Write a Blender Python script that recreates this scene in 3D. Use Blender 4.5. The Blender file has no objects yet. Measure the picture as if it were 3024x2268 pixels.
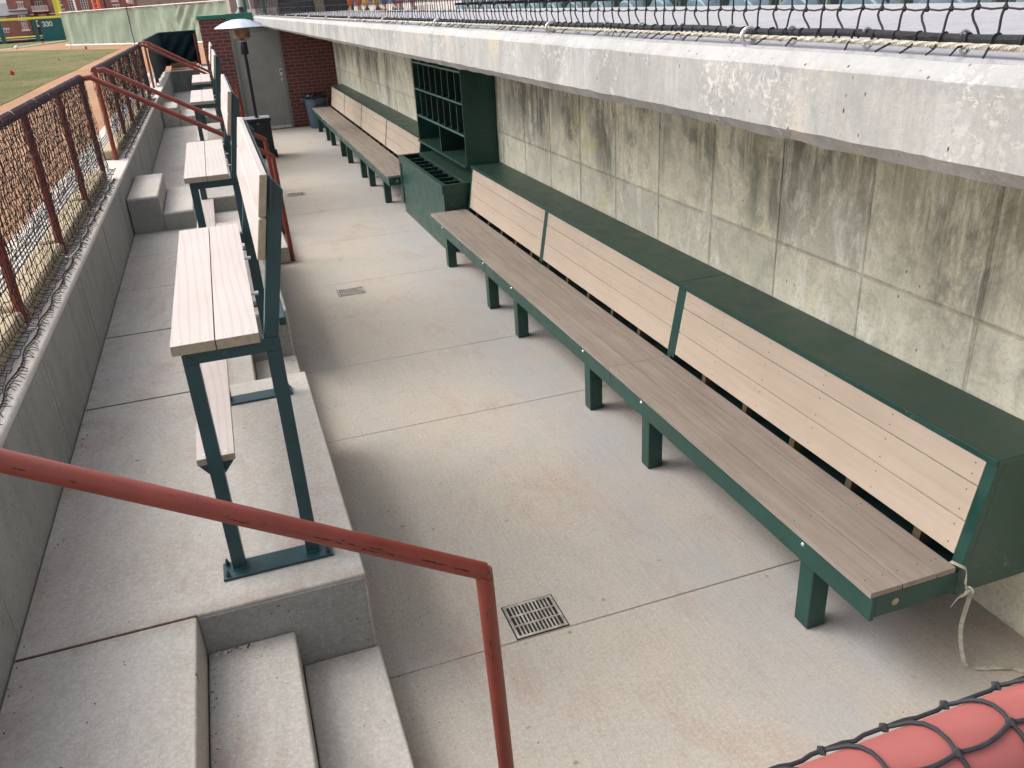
import bpy, bmesh, math, random
from mathutils import Vector, Matrix, noise
random.seed(7)
S = bpy.context.scene
C = S.collection
R = math.radians

# ---------------------------------------------------------------- camera, world, sun, exposure
cam_d = bpy.data.cameras.new("camera"); cam = bpy.data.objects.new("camera", cam_d); C.objects.link(cam)
S.camera = cam
cam_d.sensor_fit = 'HORIZONTAL'; cam_d.sensor_width = 36.0
cam_d.lens = 2450.0 / 3024.0 * 36.0
cam_d.clip_start = 0.05; cam_d.clip_end = 2000
RR = ((0.94341744, -0.32689058, -0.0557322), (-0.18717315, -0.38619519, -0.90322726), (0.27373298, 0.86255192, -0.42552842))
m3 = Matrix((RR[0], [-v for v in RR[1]], [-v for v in RR[2]])).transposed()
cam.matrix_world = Matrix.Translation((0, 0, 2.49)) @ m3.to_4x4()

SUN_EL, SUN_AZ = 48.0, -62.0            # azimuth measured from +Y towards +X
w = bpy.data.worlds.new("World"); S.world = w; w.use_nodes = True
nt = w.node_tree; bg = nt.nodes["Background"]
sky = nt.nodes.new("ShaderNodeTexSky"); sky.sky_type = 'NISHITA'; sky.sun_disc = False
sky.sun_elevation = R(SUN_EL); sky.sun_rotation = R(SUN_AZ)
sky.air_density = 0.7; sky.dust_density = 4.0; sky.ozone_density = 0.5
hs = nt.nodes.new("ShaderNodeHueSaturation"); hs.inputs["Saturation"].default_value = 0.42
nt.links.new(sky.outputs[0], hs.inputs["Color"]); nt.links.new(hs.outputs[0], bg.inputs[0])
bg.inputs[1].default_value = 0.15
sd = bpy.data.lights.new("sun", 'SUN'); sun = bpy.data.objects.new("sun", sd); C.objects.link(sun)
sd.energy = 0.5; sd.angle = R(60); sd.color = (1.0, 0.95, 0.88)
dv = Vector((math.sin(R(SUN_AZ)) * math.cos(R(SUN_EL)), math.cos(R(SUN_AZ)) * math.cos(R(SUN_EL)), math.sin(R(SUN_EL))))
sun.rotation_euler = (-dv).to_track_quat('-Z', 'Y').to_euler()
S.view_settings.view_transform = 'Standard'; S.view_settings.look = 'None'
S.view_settings.exposure = 1.22; S.view_settings.gamma = 1
S.cycles.max_bounces = 8; S.cycles.diffuse_bounces = 5

# ---------------------------------------------------------------- node helpers
class M:
    def __init__(s, name, rough=0.8, metal=0.0, spec=0.5):
        s.m = bpy.data.materials.new(name); s.m.use_nodes = True
        s.t = s.m.node_tree; s.b = s.t.nodes["Principled BSDF"]
        s.b.inputs["Roughness"].default_value = rough; s.b.inputs["Metallic"].default_value = metal
        s.b.inputs["Specular IOR Level"].default_value = spec
        s.tc = s.t.nodes.new("ShaderNodeTexCoord")
        s.geo = s.t.nodes.new("ShaderNodeNewGeometry")
        s.oi = s.t.nodes.new("ShaderNodeObjectInfo")
    def n(s, k): return s.t.nodes.new(k)
    def l(s, a, b): s.t.links.new(a, b)
    def vec(s, scale=(1, 1, 1), world=False, rnd=False):
        mp = s.n("ShaderNodeMapping"); mp.inputs["Scale"].default_value = scale
        src = s.geo.outputs["Position"] if world else s.tc.outputs["Object"]
        if rnd:
            ad = s.n("ShaderNodeVectorMath"); ad.operation = 'ADD'
            mu = s.n("ShaderNodeVectorMath"); mu.operation = 'SCALE'; mu.inputs["Scale"].default_value = 37.0
            cx = s.n("ShaderNodeCombineXYZ")
            for i in range(3): s.l(s.oi.outputs["Random"], cx.inputs[i])
            s.l(cx.outputs[0], mu.inputs[0]); s.l(src, ad.inputs[0]); s.l(mu.outputs[0], ad.inputs[1]); src = ad.outputs[0]
        s.l(src, mp.inputs["Vector"]); return mp.outputs[0]
    def noise(s, vec, scale, detail=4, rough=0.6, dist=0):
        x = s.n("ShaderNodeTexNoise"); x.inputs["Scale"].default_value = scale; x.inputs["Detail"].default_value = detail
        x.inputs["Roughness"].default_value = rough; x.inputs["Distortion"].default_value = dist
        s.l(vec, x.inputs["Vector"]); return x.outputs["Fac"]
    def vor(s, vec, scale, feat='F1'):
        x = s.n("ShaderNodeTexVoronoi"); x.inputs["Scale"].default_value = scale; x.feature = feat
        s.l(vec, x.inputs["Vector"]); return x.outputs["Distance"]
    def ramp(s, f, a, b, lo=0.0, hi=1.0):
        x = s.n("ShaderNodeMapRange"); x.inputs[1].default_value = a; x.inputs[2].default_value = b
        x.inputs[3].default_value = lo; x.inputs[4].default_value = hi; x.clamp = True
        s.l(f, x.inputs[0]); return x.outputs[0]
    def math(s, op, a, b):
        x = s.n("ShaderNodeMath"); x.operation = op
        for i, v in enumerate((a, b)):
            if isinstance(v, (int, float)): x.inputs[i].default_value = v
            else: s.l(v, x.inputs[i])
        return x.outputs[0]
    def mix(s, f, a, b, mode='MIX'):
        x = s.n("ShaderNodeMix"); x.data_type = 'RGBA'; x.blend_type = mode
        if isinstance(f, (int, float)): x.inputs[0].default_value = f
        else: s.l(f, x.inputs[0])
        for i, v in ((6, a), (7, b)):
            if isinstance(v, tuple): x.inputs[i].default_value = (*v[:3], 1)
            else: s.l(v, x.inputs[i])
        return x.outputs[2]
    def col(s, c):
        if isinstance(c, tuple): s.b.inputs["Base Color"].default_value = (*c, 1)
        else: s.l(c, s.b.inputs["Base Color"])
    def bump(s, h, strength=0.3, dist=0.01):
        x = s.n("ShaderNodeBump"); x.inputs["Strength"].default_value = strength; x.inputs["Distance"].default_value = dist
        s.l(h, x.inputs["Height"]); s.l(x.outputs[0], s.b.inputs["Normal"])
    def sep(s, vec):
        x = s.n("ShaderNodeSeparateXYZ"); s.l(vec, x.inputs[0]); return x.outputs

def mat_flat(name, c, rough=0.6, metal=0.0, var=0.12, sc=9, rnd=True, bump=0.0):
    m = M(name, rough, metal)
    v = m.vec((1, 1, 1), rnd=rnd)
    f = m.noise(v, sc, 5)
    dark = tuple(x * (1 - var * 2) for x in c); lite = tuple(min(1, x * (1 + var * 2)) for x in c)
    m.col(m.mix(m.ramp(f, .3, .7), dark, lite))
    m.l(m.ramp(f, .3, .7, max(.05, rough - .12), min(1, rough + .12)), m.b.inputs["Roughness"])
    if bump: m.bump(m.noise(v, sc * 12, 3), bump, .003)
    return m.m

def mat_concrete(name, base, warm, broom=None, stain=0.35, rust=0.0, pits=0.4, streak=0.0, blot=1.0, dirt=False, sky_sheen=False):
    m = M(name, 0.86, spec=0.3)
    p = m.vec((1, 1, 1), world=True)
    big = m.noise(p, 0.9, 5, .6, .6); mid = m.noise(p, 4.5, 6, .65); fine = m.noise(p, 60, 4, .7)
    c = m.mix(m.ramp(big, .36, .64), base, warm)
    d = tuple(x * .72 for x in base)
    c = m.mix(m.math('MULTIPLY', m.ramp(mid, .46, .78), stain), c, d)
    c = m.mix(m.ramp(fine, .42, .60, 0, .38), c, tuple(min(1, x * 1.38) for x in base))
    c = m.mix(m.ramp(m.noise(p, 24, 5, .75, .8), .50, .66, 0, .28), c, tuple(x * .74 for x in base))
    speck = m.ramp(m.noise(p, 210, 2, .6), .62, .72, 0, .35)
    c = m.mix(speck, c, tuple(x * .55 for x in base))
    if rust:
        r = m.math('MULTIPLY', m.ramp(m.noise(m.vec((1, .55, 1), world=True), 2.3, 6, .72, .4), .54, .74), rust * .8)
        c = m.mix(r, c, (.33, .15, .085))
        blots = m.ramp(m.vor(m.vec((1, 1, .3), world=True), 6.5), .035, .085, 1, 0)
        c = m.mix(m.math('MULTIPLY', blots, m.ramp(m.noise(p, 1.6, 3), .46, .56, 0, min(1, .75 * blot))), c, (.16, .115, .085))
    c = m.mix(m.ramp(m.noise(p, 95, 5, .8), .53, .60, 0, .42), c, tuple(min(1, x * 1.5) for x in base))
    c = m.mix(m.ramp(m.noise(p, 130, 4, .8), .56, .64, 0, .22), c, tuple(x * .62 for x in base))
    if sky_sheen:  # bluish sky reflection beside the bench, put into the floor colour
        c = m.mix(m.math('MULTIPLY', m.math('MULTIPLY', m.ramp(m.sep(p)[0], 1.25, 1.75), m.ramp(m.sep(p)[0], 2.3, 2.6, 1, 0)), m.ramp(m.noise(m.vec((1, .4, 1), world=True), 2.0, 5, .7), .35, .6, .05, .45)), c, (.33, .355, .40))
    h = m.math('ADD', m.math('MULTIPLY', fine, .5), m.math('MULTIPLY', mid, .6))
    if broom:
        q = m.vec(broom, world=True); br = m.noise(q, 1.0, 3, .7)
        c = m.mix(m.ramp(br, .5, .78, 0, .30), c, tuple(x * .58 for x in base))
        h = m.math('ADD', h, m.math('MULTIPLY', br, .9))
    if dirt:
        o_ = m.sep(p); dn = m.noise(p, 5.5, 6, .75)
        a1 = m.math('MULTIPLY', m.ramp(o_[0], -1.01, -.80, 1, 0), m.ramp(dn, .36, .62, .1, 1))
        a2 = m.math('MULTIPLY', m.ramp(m.math('ABSOLUTE', m.math('SUBTRACT', o_[1], 2.63), 0), .0, .085, 1, 0), m.ramp(dn, .40, .56, .15, 1))
        a3 = m.math('MULTIPLY', m.ramp(m.noise(m.vec((1, .5, 1), world=True), 1.7, 6, .75), .55, .68), .5)
        c = m.mix(m.math('MULTIPLY', m.math('MAXIMUM', m.math('MAXIMUM', a1, a2), a3), .50), c, (.26, .185, .135))
    if streak:
        q = m.vec((5, 5, 1.1), world=True); st = m.noise(q, 1.0, 8, .78, .4)
        c = m.mix(m.ramp(st, .48, .72, 0, streak), c, tuple(x * .45 for x in base))
        c = m.mix(m.ramp(m.noise(m.vec((14, 14, 1.2), world=True), 1.0, 4, .6), .6, .72, 0, streak * .6), c, tuple(min(1, x * 1.35) for x in base))
    if pits:
        pt = m.ramp(m.vor(p, 30), .06, .15, 1, 0)
        pm = m.math('MULTIPLY', pt, m.ramp(m.noise(p, 7, 2), .45, .52))
        c = m.mix(m.math('MULTIPLY', pm, pits), c, (.05, .05, .045))
        h = m.math('SUBTRACT', h, m.math('MULTIPLY', pm, 1.5))
    m.col(c); m.bump(h, .35, .006)
    return m.m

def mat_wall():
    m = M("cast_wall_concrete", 0.92, spec=0.15)
    p = m.vec((1, 1, 1), world=True); y, z = m.sep(p)[1], m.sep(p)[2]
    c = m.mix(m.ramp(m.noise(p, 1.6, 8, .72, .5), .40, .60), (.93, .87, .65), (.78, .745, .60))
    yn = m.math('DIVIDE', m.math('SUBTRACT', y, 2.35 - .6625 * 8), .6625)
    pn = m.math('FLOOR', yn, 0); fr = m.math('FRACT', yn, 0)
    rw = m.math('GREATER_THAN', z, 1.205)
    wn = m.n("ShaderNodeTexWhiteNoise"); wn.noise_dimensions = '2D'; cx = m.n("ShaderNodeCombineXYZ")
    m.l(pn, cx.inputs[0]); m.l(rw, cx.inputs[1]); m.l(cx.outputs[0], wn.inputs["Vector"])
    c = m.mix(m.ramp(wn.outputs[0], .2, .8, 0, .55), c, (.56, .55, .47))
    c = m.mix(m.ramp(m.noise(p, 7, 8, .78, .4), .47, .60, 0, .42), c, (.44, .42, .33))
    white = m.math('MULTIPLY', m.ramp(m.noise(m.vec((1, 1.5, .8), world=True), 4.5, 9, .8, .7), .50, .57, 0, .8), m.ramp(m.noise(p, 1.1, 3), .46, .56))
    c = m.mix(white, c, (.97, .94, .82))
    # rain-run stains hanging from the top, each with its own length
    reach = m.math('ADD', z, m.math('MULTIPLY', m.noise(m.vec((1, 1.5, .05), world=True), 1.0, 5, .6), -2.15))
    mask = m.math('MULTIPLY', m.ramp(reach, .22, .66), m.ramp(wn.outputs[0], .05, .5, .35, 1))
    st = m.noise(m.vec((1, 9, 1.5), world=True), 1.0, 9, .80, .3)
    c = m.mix(m.math('MULTIPLY', m.ramp(st, .42, .53), m.math('MULTIPLY', mask, .88)), c, (.185, .165, .11))
    bl = m.ramp(m.noise(m.vec((1, 1.6, 1.2), world=True), 1.7, 8, .72, .5), .48, .60, 0, .72)
    c = m.mix(m.math('MULTIPLY', bl, m.ramp(reach, .0, .45)), c, (.165, .165, .145))
    thin = m.ramp(m.noise(m.vec((1, 34, .45), world=True), 1.0, 5, .7, .1), .58, .64, 0, .75)
    c = m.mix(m.math('MULTIPLY', thin, m.ramp(reach, .0, .5)), c, (.70, .66, .50))
    dk = m.ramp(m.noise(m.vec((1, 40, 1.1), world=True), 1.0, 5, .7, .1), .60, .66, 0, .7)
    c = m.mix(m.math('MULTIPLY', dk, mask), c, (.12, .105, .07))
    # worn form-board joints
    jv = m.math('MAXIMUM', m.ramp(fr, .0, .012, 1, 0), m.ramp(fr, .990, 1, 0, 1))
    jh = m.ramp(m.math('ABSOLUTE', m.math('SUBTRACT', z, 1.205), 0), .004, .014, 1, 0)
    jn = m.math('MULTIPLY', m.math('MAXIMUM', jv, jh), m.ramp(m.noise(p, 9, 5, .8), .38, .56, .25, 1))
    c = m.mix(m.math('MULTIPLY', jn, .45), c, (.30, .275, .20))
    jp = m.math('MULTIPLY', m.ramp(m.math('ABSOLUTE', m.math('SUBTRACT', fr, .028), 0), .0, .012, 1, 0), m.ramp(m.noise(p, 6, 4), .42, .55))
    c = m.mix(m.math('MULTIPLY', jp, .6), c, (.86, .83, .70))
    c = m.mix(m.ramp(m.noise(p, 60, 5, .8), .50, .66, 0, .38), c, (.33, .31, .25))
    fl = m.math('MULTIPLY', m.ramp(m.vor(m.vec((1, 1, .6), world=True), 15), .03, .08, 1, 0), m.ramp(m.noise(p, 5, 2), .48, .52))
    c = m.mix(m.math('MULTIPLY', fl, .85), c, (.06, .055, .045))
    ylw = m.math('MULTIPLY', m.ramp(m.noise(p, 6, 7, .85), .50, .58, 0, .75), m.ramp(m.noise(m.vec((1, .45, 1.7), world=True), .8, 1), .60, .66))
    c = m.mix(ylw, c, (.74, .66, .26))
    m.col(c)
    h = m.math('ADD', m.math('MULTIPLY', m.noise(p, 30, 7, .8), .8), m.math('MULTIPLY', m.noise(p, 5, 4), .6))
    m.bump(m.math('SUBTRACT', m.math('SUBTRACT', h, fl), jn), .6, .010)
    return m.m

def mat_fascia():
    m = M("roof_edge_concrete", 0.9, spec=0.2)
    p = m.vec((1, 1, 1), world=True)
    c = m.mix(m.ramp(m.noise(p, 2.2, 8, .72, .4), .42, .58), (.285, .288, .28), (.40, .395, .38))
    st = m.noise(m.vec((11, 11, 1.6), world=True), 1.0, 8, .78, .3)
    c = m.mix(m.ramp(st, .46, .58, 0, .48), c, (.27, .265, .24))
    wh = m.math('MULTIPLY', m.ramp(m.noise(p, 38, 8, .82, .5), .50, .56, 0, .85), m.ramp(m.noise(p, 3.0, 5, .7), .50, .60))
    c = m.mix(wh, c, (.57, .555, .525))
    c = m.mix(m.math('MULTIPLY', m.ramp(m.noise(m.vec((7, 7, 2.0), world=True), 1, 6, .75), .52, .62, 0, .55), m.ramp(m.noise(p, .9, 2), .52, .60)), c, (.60, .49, .33))
    c = m.mix(m.ramp(m.noise(p, 70, 5, .8), .50, .64, 0, .34), c, (.24, .24, .23))
    z = m.sep(p)[2]
    c = m.mix(m.math('MULTIPLY', m.ramp(z, 2.322, 2.334), m.ramp(m.noise(p, 9, 6, .75), .38, .55, .2, .6)), c, (.40, .40, .40))
    dk = m.math('MULTIPLY', m.ramp(m.vor(m.vec((1, 1, .5), world=True), 40), .06, .12, 1, 0), m.ramp(m.noise(p, 4.1, 2), .50, .53))
    c = m.mix(m.math('MULTIPLY', dk, .95), c, (.03, .03, .028))
    m.col(c); m.bump(m.math('SUBTRACT', m.math('ADD', m.noise(p, 26, 8, .8), m.math('MULTIPLY', wh, .3)), dk), .5, .006)
    return m.m

def mat_board(name, ca, cb, dark, rings=True, wear=.3, gs=1.0):
    m = M(name, 0.62, spec=0.35)
    q = m.vec((1, 1, 1), rnd=True)
    v2 = m.vec((30 * gs, 1.6, 30 * gs), rnd=True)
    g = m.noise(v2, 1.0, 5, .65, .6)
    c = m.mix(m.ramp(m.noise(q, 2.5, 4), .35, .65), ca, cb)
    c = m.mix(m.ramp(g, .42, .70, 0, wear), c, dark)
    if rings:
        wv = m.n("ShaderNodeTexWave"); wv.wave_type = 'RINGS'; wv.rings_direction = 'Z'; wv.wave_profile = 'SIN'
        wv.inputs["Scale"].default_value = 9.0; wv.inputs["Distortion"].default_value = 5.0
        wv.inputs["Detail"].default_value = 3; wv.inputs["Detail Scale"].default_value = .7
        m.l(m.vec((1.15, .16, 0.3), rnd=True), wv.inputs["Vector"])
        c = m.mix(m.ramp(wv.outputs["Fac"], .66, .98, 0, .24), c, dark)
    m.col(c); m.bump(g, .15, .002)
    return m.m

def mat_paint(name, c, scuff, sc_amt=.5, rough=.38, warm=None, streaks=False):
    m = M(name, rough, spec=0.5)
    q = m.vec((1, 1, 1), rnd=True)
    f = m.noise(q, 6, 5, .65)
    cc = m.mix(m.ramp(f, .35, .68), c, tuple(min(1, x * 1.35 + .004) for x in c))
    s1 = m.math('MULTIPLY', m.ramp(m.noise(q, 46, 6, .8, .6), .60, .65), m.ramp(m.noise(q, 2.6, 4, .7), .50, .60))
    cc = m.mix(m.math('MULTIPLY', s1, sc_amt), cc, scuff)
    if streaks:
        s2 = m.math('MULTIPLY', m.ramp(m.noise(m.vec((9, 60, 60), rnd=True), 1.0, 6, .8, .3), .60, .63), m.ramp(m.noise(q, 3.1, 4, .7), .52, .57))
        cc = m.mix(m.math('MULTIPLY', s2, .95), cc, (.018, .012, .012))
    if warm and not streaks: cc = m.mix(m.ramp(m.noise(m.vec((1.2, 3.2, 1.2), rnd=True), 1.4, 5, .65, 1.0), .45, .66, 0, .5), cc, warm)
    m.col(cc)
    m.l(m.ramp(f, .3, .7, rough - .08, rough + .14), m.b.inputs["Roughness"])
    m.bump(m.noise(q, 120, 3), .06, .002)
    return m.m

def mat_brick(name="brick", plane='x'):
    m = M(name, .85, spec=.3)
    p = m.vec((1, 1, 1), world=True); o = m.sep(p)
    cx = m.n("ShaderNodeCombineXYZ"); m.l(o[0] if plane == 'x' else o[1], cx.inputs[0]); m.l(o[2], cx.inputs[1])
    b = m.n("ShaderNodeTexBrick"); m.l(cx.outputs[0], b.inputs["Vector"])
    b.inputs["Scale"].default_value = 1; b.inputs["Brick Width"].default_value = .203; b.inputs["Row Height"].default_value = .0745
    b.inputs["Mortar Size"].default_value = .0055; b.inputs["Mortar Smooth"].default_value = .15; b.inputs["Bias"].default_value = -.2
    b.inputs["Color1"].default_value = (.165, .052, .043, 1); b.inputs["Color2"].default_value = (.10, .040, .036, 1)
    b.inputs["Mortar"].default_value = (.24, .185, .17, 1)
    c = m.mix(m.ramp(m.noise(p, 40, 4), .4, .75, 0, .35), b.outputs["Color"], (.10, .04, .035))
    m.col(c); m.bump(m.math('SUBTRACT', m.math('MULTIPLY', m.noise(p, 80, 3), .3), b.outputs["Fac"]), .6, .006)
    return m.m

def mat_field(kind):
    m = M(kind, .95, spec=.1)
    p = m.vec((1, 1, 1), world=True)
    if kind == 'grass':
        c = m.mix(m.ramp(m.noise(p, .35, 5, .6), .38, .62), (.135, .150, .058), (.23, .205, .095))
        c = m.mix(m.ramp(m.noise(m.vec((1, .35, 1), world=True), 3.2, 6, .75), .54, .66, 0, .8), c, (.075, .075, .032))
        c = m.mix(m.ramp(m.noise(p, 9, 6, .8), .50, .62, 0, .5), c, (.24, .22, .11))
        c = m.mix(m.ramp(m.noise(m.vec((1.6, .5, 1), world=True), 4, 7, .8), .56, .62, 0, .75), c, (.06, .062, .026))
        m.col(c); m.bump(m.noise(p, 6, 7, .85), 1, .10)
    else:
        c = m.mix(m.ramp(m.noise(p, .5, 5, .6), .35, .65), (.33, .185, .108), (.40, .235, .14))
        c = m.mix(m.ramp(m.noise(p, 14, 5, .75), .55, .72, 0, .5), c, (.17, .09, .058))
        c = m.mix(m.ramp(m.vor(p, 22), .06, .12, .45, 0), c, (.16, .08, .05))
        m.col(c); m.bump(m.noise(p, 25, 5, .8), .7, .02)
    return m.m

def mat_cloth(name, a, b, sc=(1, 1, 1), rough=.9, two=False):
    m = M(name, rough, spec=.2)
    q = m.vec(sc, world=True)
    c = m.mix(m.ramp(m.noise(q, 1.0, 6, .7, .5), .38, .64), a, b)
    c = m.mix(m.ramp(m.noise(m.vec((1, 1, 1), world=True), 6, 5, .7), .5, .75, 0, .4), c, tuple(x * .7 for x in a))
    m.col(c); m.bump(m.noise(q, 3, 4), .2, .02)
    return m.m

MT = {}
MT['floor'] = mat_concrete("floor_concrete", (.39, .362, .318), (.42, .365, .30), broom=(150, 2.2, 150), stain=.36, rust=.55, pits=.0, sky_sheen=True)
MT['plat'] = mat_concrete("platform_concrete", (.435, .414, .380), (.43, .39, .342), broom=(14, 3, 14), stain=.50, rust=.60, pits=.0, blot=1.6, dirt=True)
MT['edge'] = mat_concrete("formed_concrete", (.27, .27, .25), (.22, .22, .20), stain=.7, pits=.9, streak=.30)
MT['ret'] = mat_concrete("retaining_concrete", (.275, .28, .262), (.34, .335, .305), stain=.75, pits=.8, streak=.40)
MT['cross'] = mat_concrete("dark_formed_concrete", (.20, .205, .19), (.26, .26, .235), stain=.6, pits=.6, streak=.8)
MT['top'] = mat_concrete("wall_top_concrete", (.48, .46, .43), (.50, .41, .34), stain=.35, rust=.3, pits=.3)
MT['wall'] = mat_wall(); MT['fascia'] = mat_fascia()
MT['slabtop'] = mat_concrete("roof_top_coating", (.33, .325, .34), (.37, .36, .37), broom=(2, 9, 2), stain=.15, pits=.1)
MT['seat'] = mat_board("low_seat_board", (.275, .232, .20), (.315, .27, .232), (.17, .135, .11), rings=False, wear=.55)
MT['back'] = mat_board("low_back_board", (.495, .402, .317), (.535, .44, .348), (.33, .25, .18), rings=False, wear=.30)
MT['hboard'] = mat_board("high_bench_board", (.47, .415, .385), (.52, .46, .43), (.30, .24, .21), rings=True, wear=.12)
MT['endgrain'] = mat_board("board_end", (.34, .285, .205), (.40, .33, .24), (.2, .16, .11), rings=False, wear=.6, gs=2)
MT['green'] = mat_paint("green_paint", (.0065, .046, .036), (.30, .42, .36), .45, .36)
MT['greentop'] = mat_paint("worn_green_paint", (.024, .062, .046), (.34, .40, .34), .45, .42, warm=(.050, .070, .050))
MT['greenshade'] = mat_paint('shaded_green_paint', (.003, .017, .016), (.1, .15, .13), .2, .5)  # darker copy of the green, interior shade put into the colour
MT['edgewear'] = mat_paint('worn_green_edge', (.06, .16, .12), (.35, .42, .38), .6, .45)
MT['teal'] = mat_paint("dark_teal_paint", (.010, .042, .048), (.16, .24, .24), .35, .36)
MT['red'] = mat_paint("red_rail_paint", (.165, .029, .016), (.02, .014, .014), .95, .42, warm=(.125, .022, .013), streaks=True)
MT['redbright'] = mat_paint("overexposed_red_paint", (.27, .075, .066), (.55, .28, .25), .6, .55, warm=(.17, .038, .036))  # paler copy of the rail red, overexposure put into the colour
MT['screw'] = mat_flat("screw_hole", (.09, .06, .05), .6, .2, .1)
MT['bolt'] = mat_flat("zinc_bolt", (.75, .75, .74), .3, .8, .05)
MT['steel'] = mat_flat("galvanised_steel", (.52, .53, .54), .42, .7, .12, 20)
MT['grate'] = mat_flat("grate_steel", (.40, .37, .33), .6, .3, .25, 14, bump=.3)
MT['black'] = mat_flat("black_enamel", (.008, .009, .016), .38, 0, .3)
MT['void'] = mat_flat("drain_void", (.012, .010, .008), .95, 0, .2)
MT['net'] = mat_flat("black_net_cord", (.014, .014, .018), .8, 0, .3, 60)
MT['netg'] = mat_flat("weathered_net_cord", (.018, .021, .025), .8, 0, .3, 200)
MT['stud'] = mat_flat('rough_stud', (.10, .075, .045), .9, 0, .2, 12)
MT['lash'] = mat_flat('rail_lashing_cord', (.060, .040, .045), .38, 0, .3, 60)
MT['rope'] = mat_flat("dark_rope", (.022, .024, .028), .9, 0, .4, 130, bump=.6)
MT['brick'] = mat_brick("brick_front", 'x'); MT['brick_y'] = mat_brick("brick_side", 'y')
MT['door'] = mat_flat("grey_door_paint", (.24, .245, .225), .45, 0, .06, 3)
MT['frame'] = mat_flat("door_frame_paint", (.17, .175, .158), .45, 0, .06, 3)
MT['chrome'] = mat_flat("satin_chrome", (.6, .6, .6), .3, .9, .05)
MT['hood'] = mat_flat("brushed_hood", (.62, .66, .76), .35, .55, .08, 4)
MT['burner'] = mat_flat("heat_stained_steel", (.26, .17, .10), .35, .8, .30, 4)
MT['bin'] = mat_flat("blue_grey_plastic", (.075, .115, .155), .5, 0, .1, 4)
MT['bag'] = mat_flat("black_bag", (.008, .009, .012), .25, 0, .3, 20)
MT['tan'] = mat_cloth("tan_pad", (.36, .29, .19), (.43, .35, .23), (6, 6, 6))
MT['tarp'] = mat_cloth("dark_green_tarp", (.010, .030, .034), (.018, .044, .046), (2, 2, 2), .7)
MT['screen'] = mat_cloth("faded_green_screen", (.215, .275, .205), (.30, .345, .27), (.8, .8, .35))
MT['white'] = mat_flat("white_paint", (.75, .75, .72), .5, 0, .05)
MT['yellow'] = mat_flat("yellow_paint", (.80, .74, .08), .5, 0, .05)
MT['wallgreen'] = mat_flat("outfield_green", (.012, .11, .115), .6, 0, .06, .5)
MT['strap'] = mat_flat("webbing", (.46, .43, .35), .85, 0, .15, 60, bump=.5)
MT['hull'] = mat_flat("dark_seed_hull", (.035, .028, .022), .7, 0, .3, 90)
MT['hullw'] = mat_flat("pale_seed_hull", (.62, .57, .48), .7, 0, .2, 90)
MT['soil'] = mat_flat("soil_in_joint", (.10, .062, .045), .95, 0, .4, 60, bump=.8)
MT['grass'] = mat_field('grass'); MT['dirt'] = mat_field('dirt')
MT['bldg'] = mat_flat("far_brick", (.24, .115, .095), .9, 0, .10, .6)
MT['bldg2'] = mat_flat("far_pale_brick", (.25, .21, .185), .9, 0, .15, .8)
MT['roof'] = mat_flat("shingle_roof", (.15, .16, .175), .9, 0, .12, 1)
MT['trim'] = mat_flat("pale_trim", (.62, .56, .52), .7, 0, .05)
MT['glass'] = mat_flat("dark_window_glass", (.06, .075, .095), .12, 0, .3, .8)
MT['orange'] = mat_flat("orange_paint", (.80, .16, .07), .6, 0, .1)
MT['flag'] = mat_flat("red_flag_cloth", (.75, .035, .035), .7, 0, .1)
MT['seatplastic'] = mat_flat("seat_green_plastic", (.045, .075, .070), .4, 0, .2, 5)
MT['seatpan'] = mat_flat("seat_pan_plastic", (.11, .17, .20), .35, 0, .15, 5)
MT['greenpole'] = mat_paint("bright_green_paint", (.012, .13, .085), (.3, .4, .36), .3, .4)
MT['skin'] = mat_flat("skin", (.50, .30, .22), .6, 0, .05)

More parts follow.
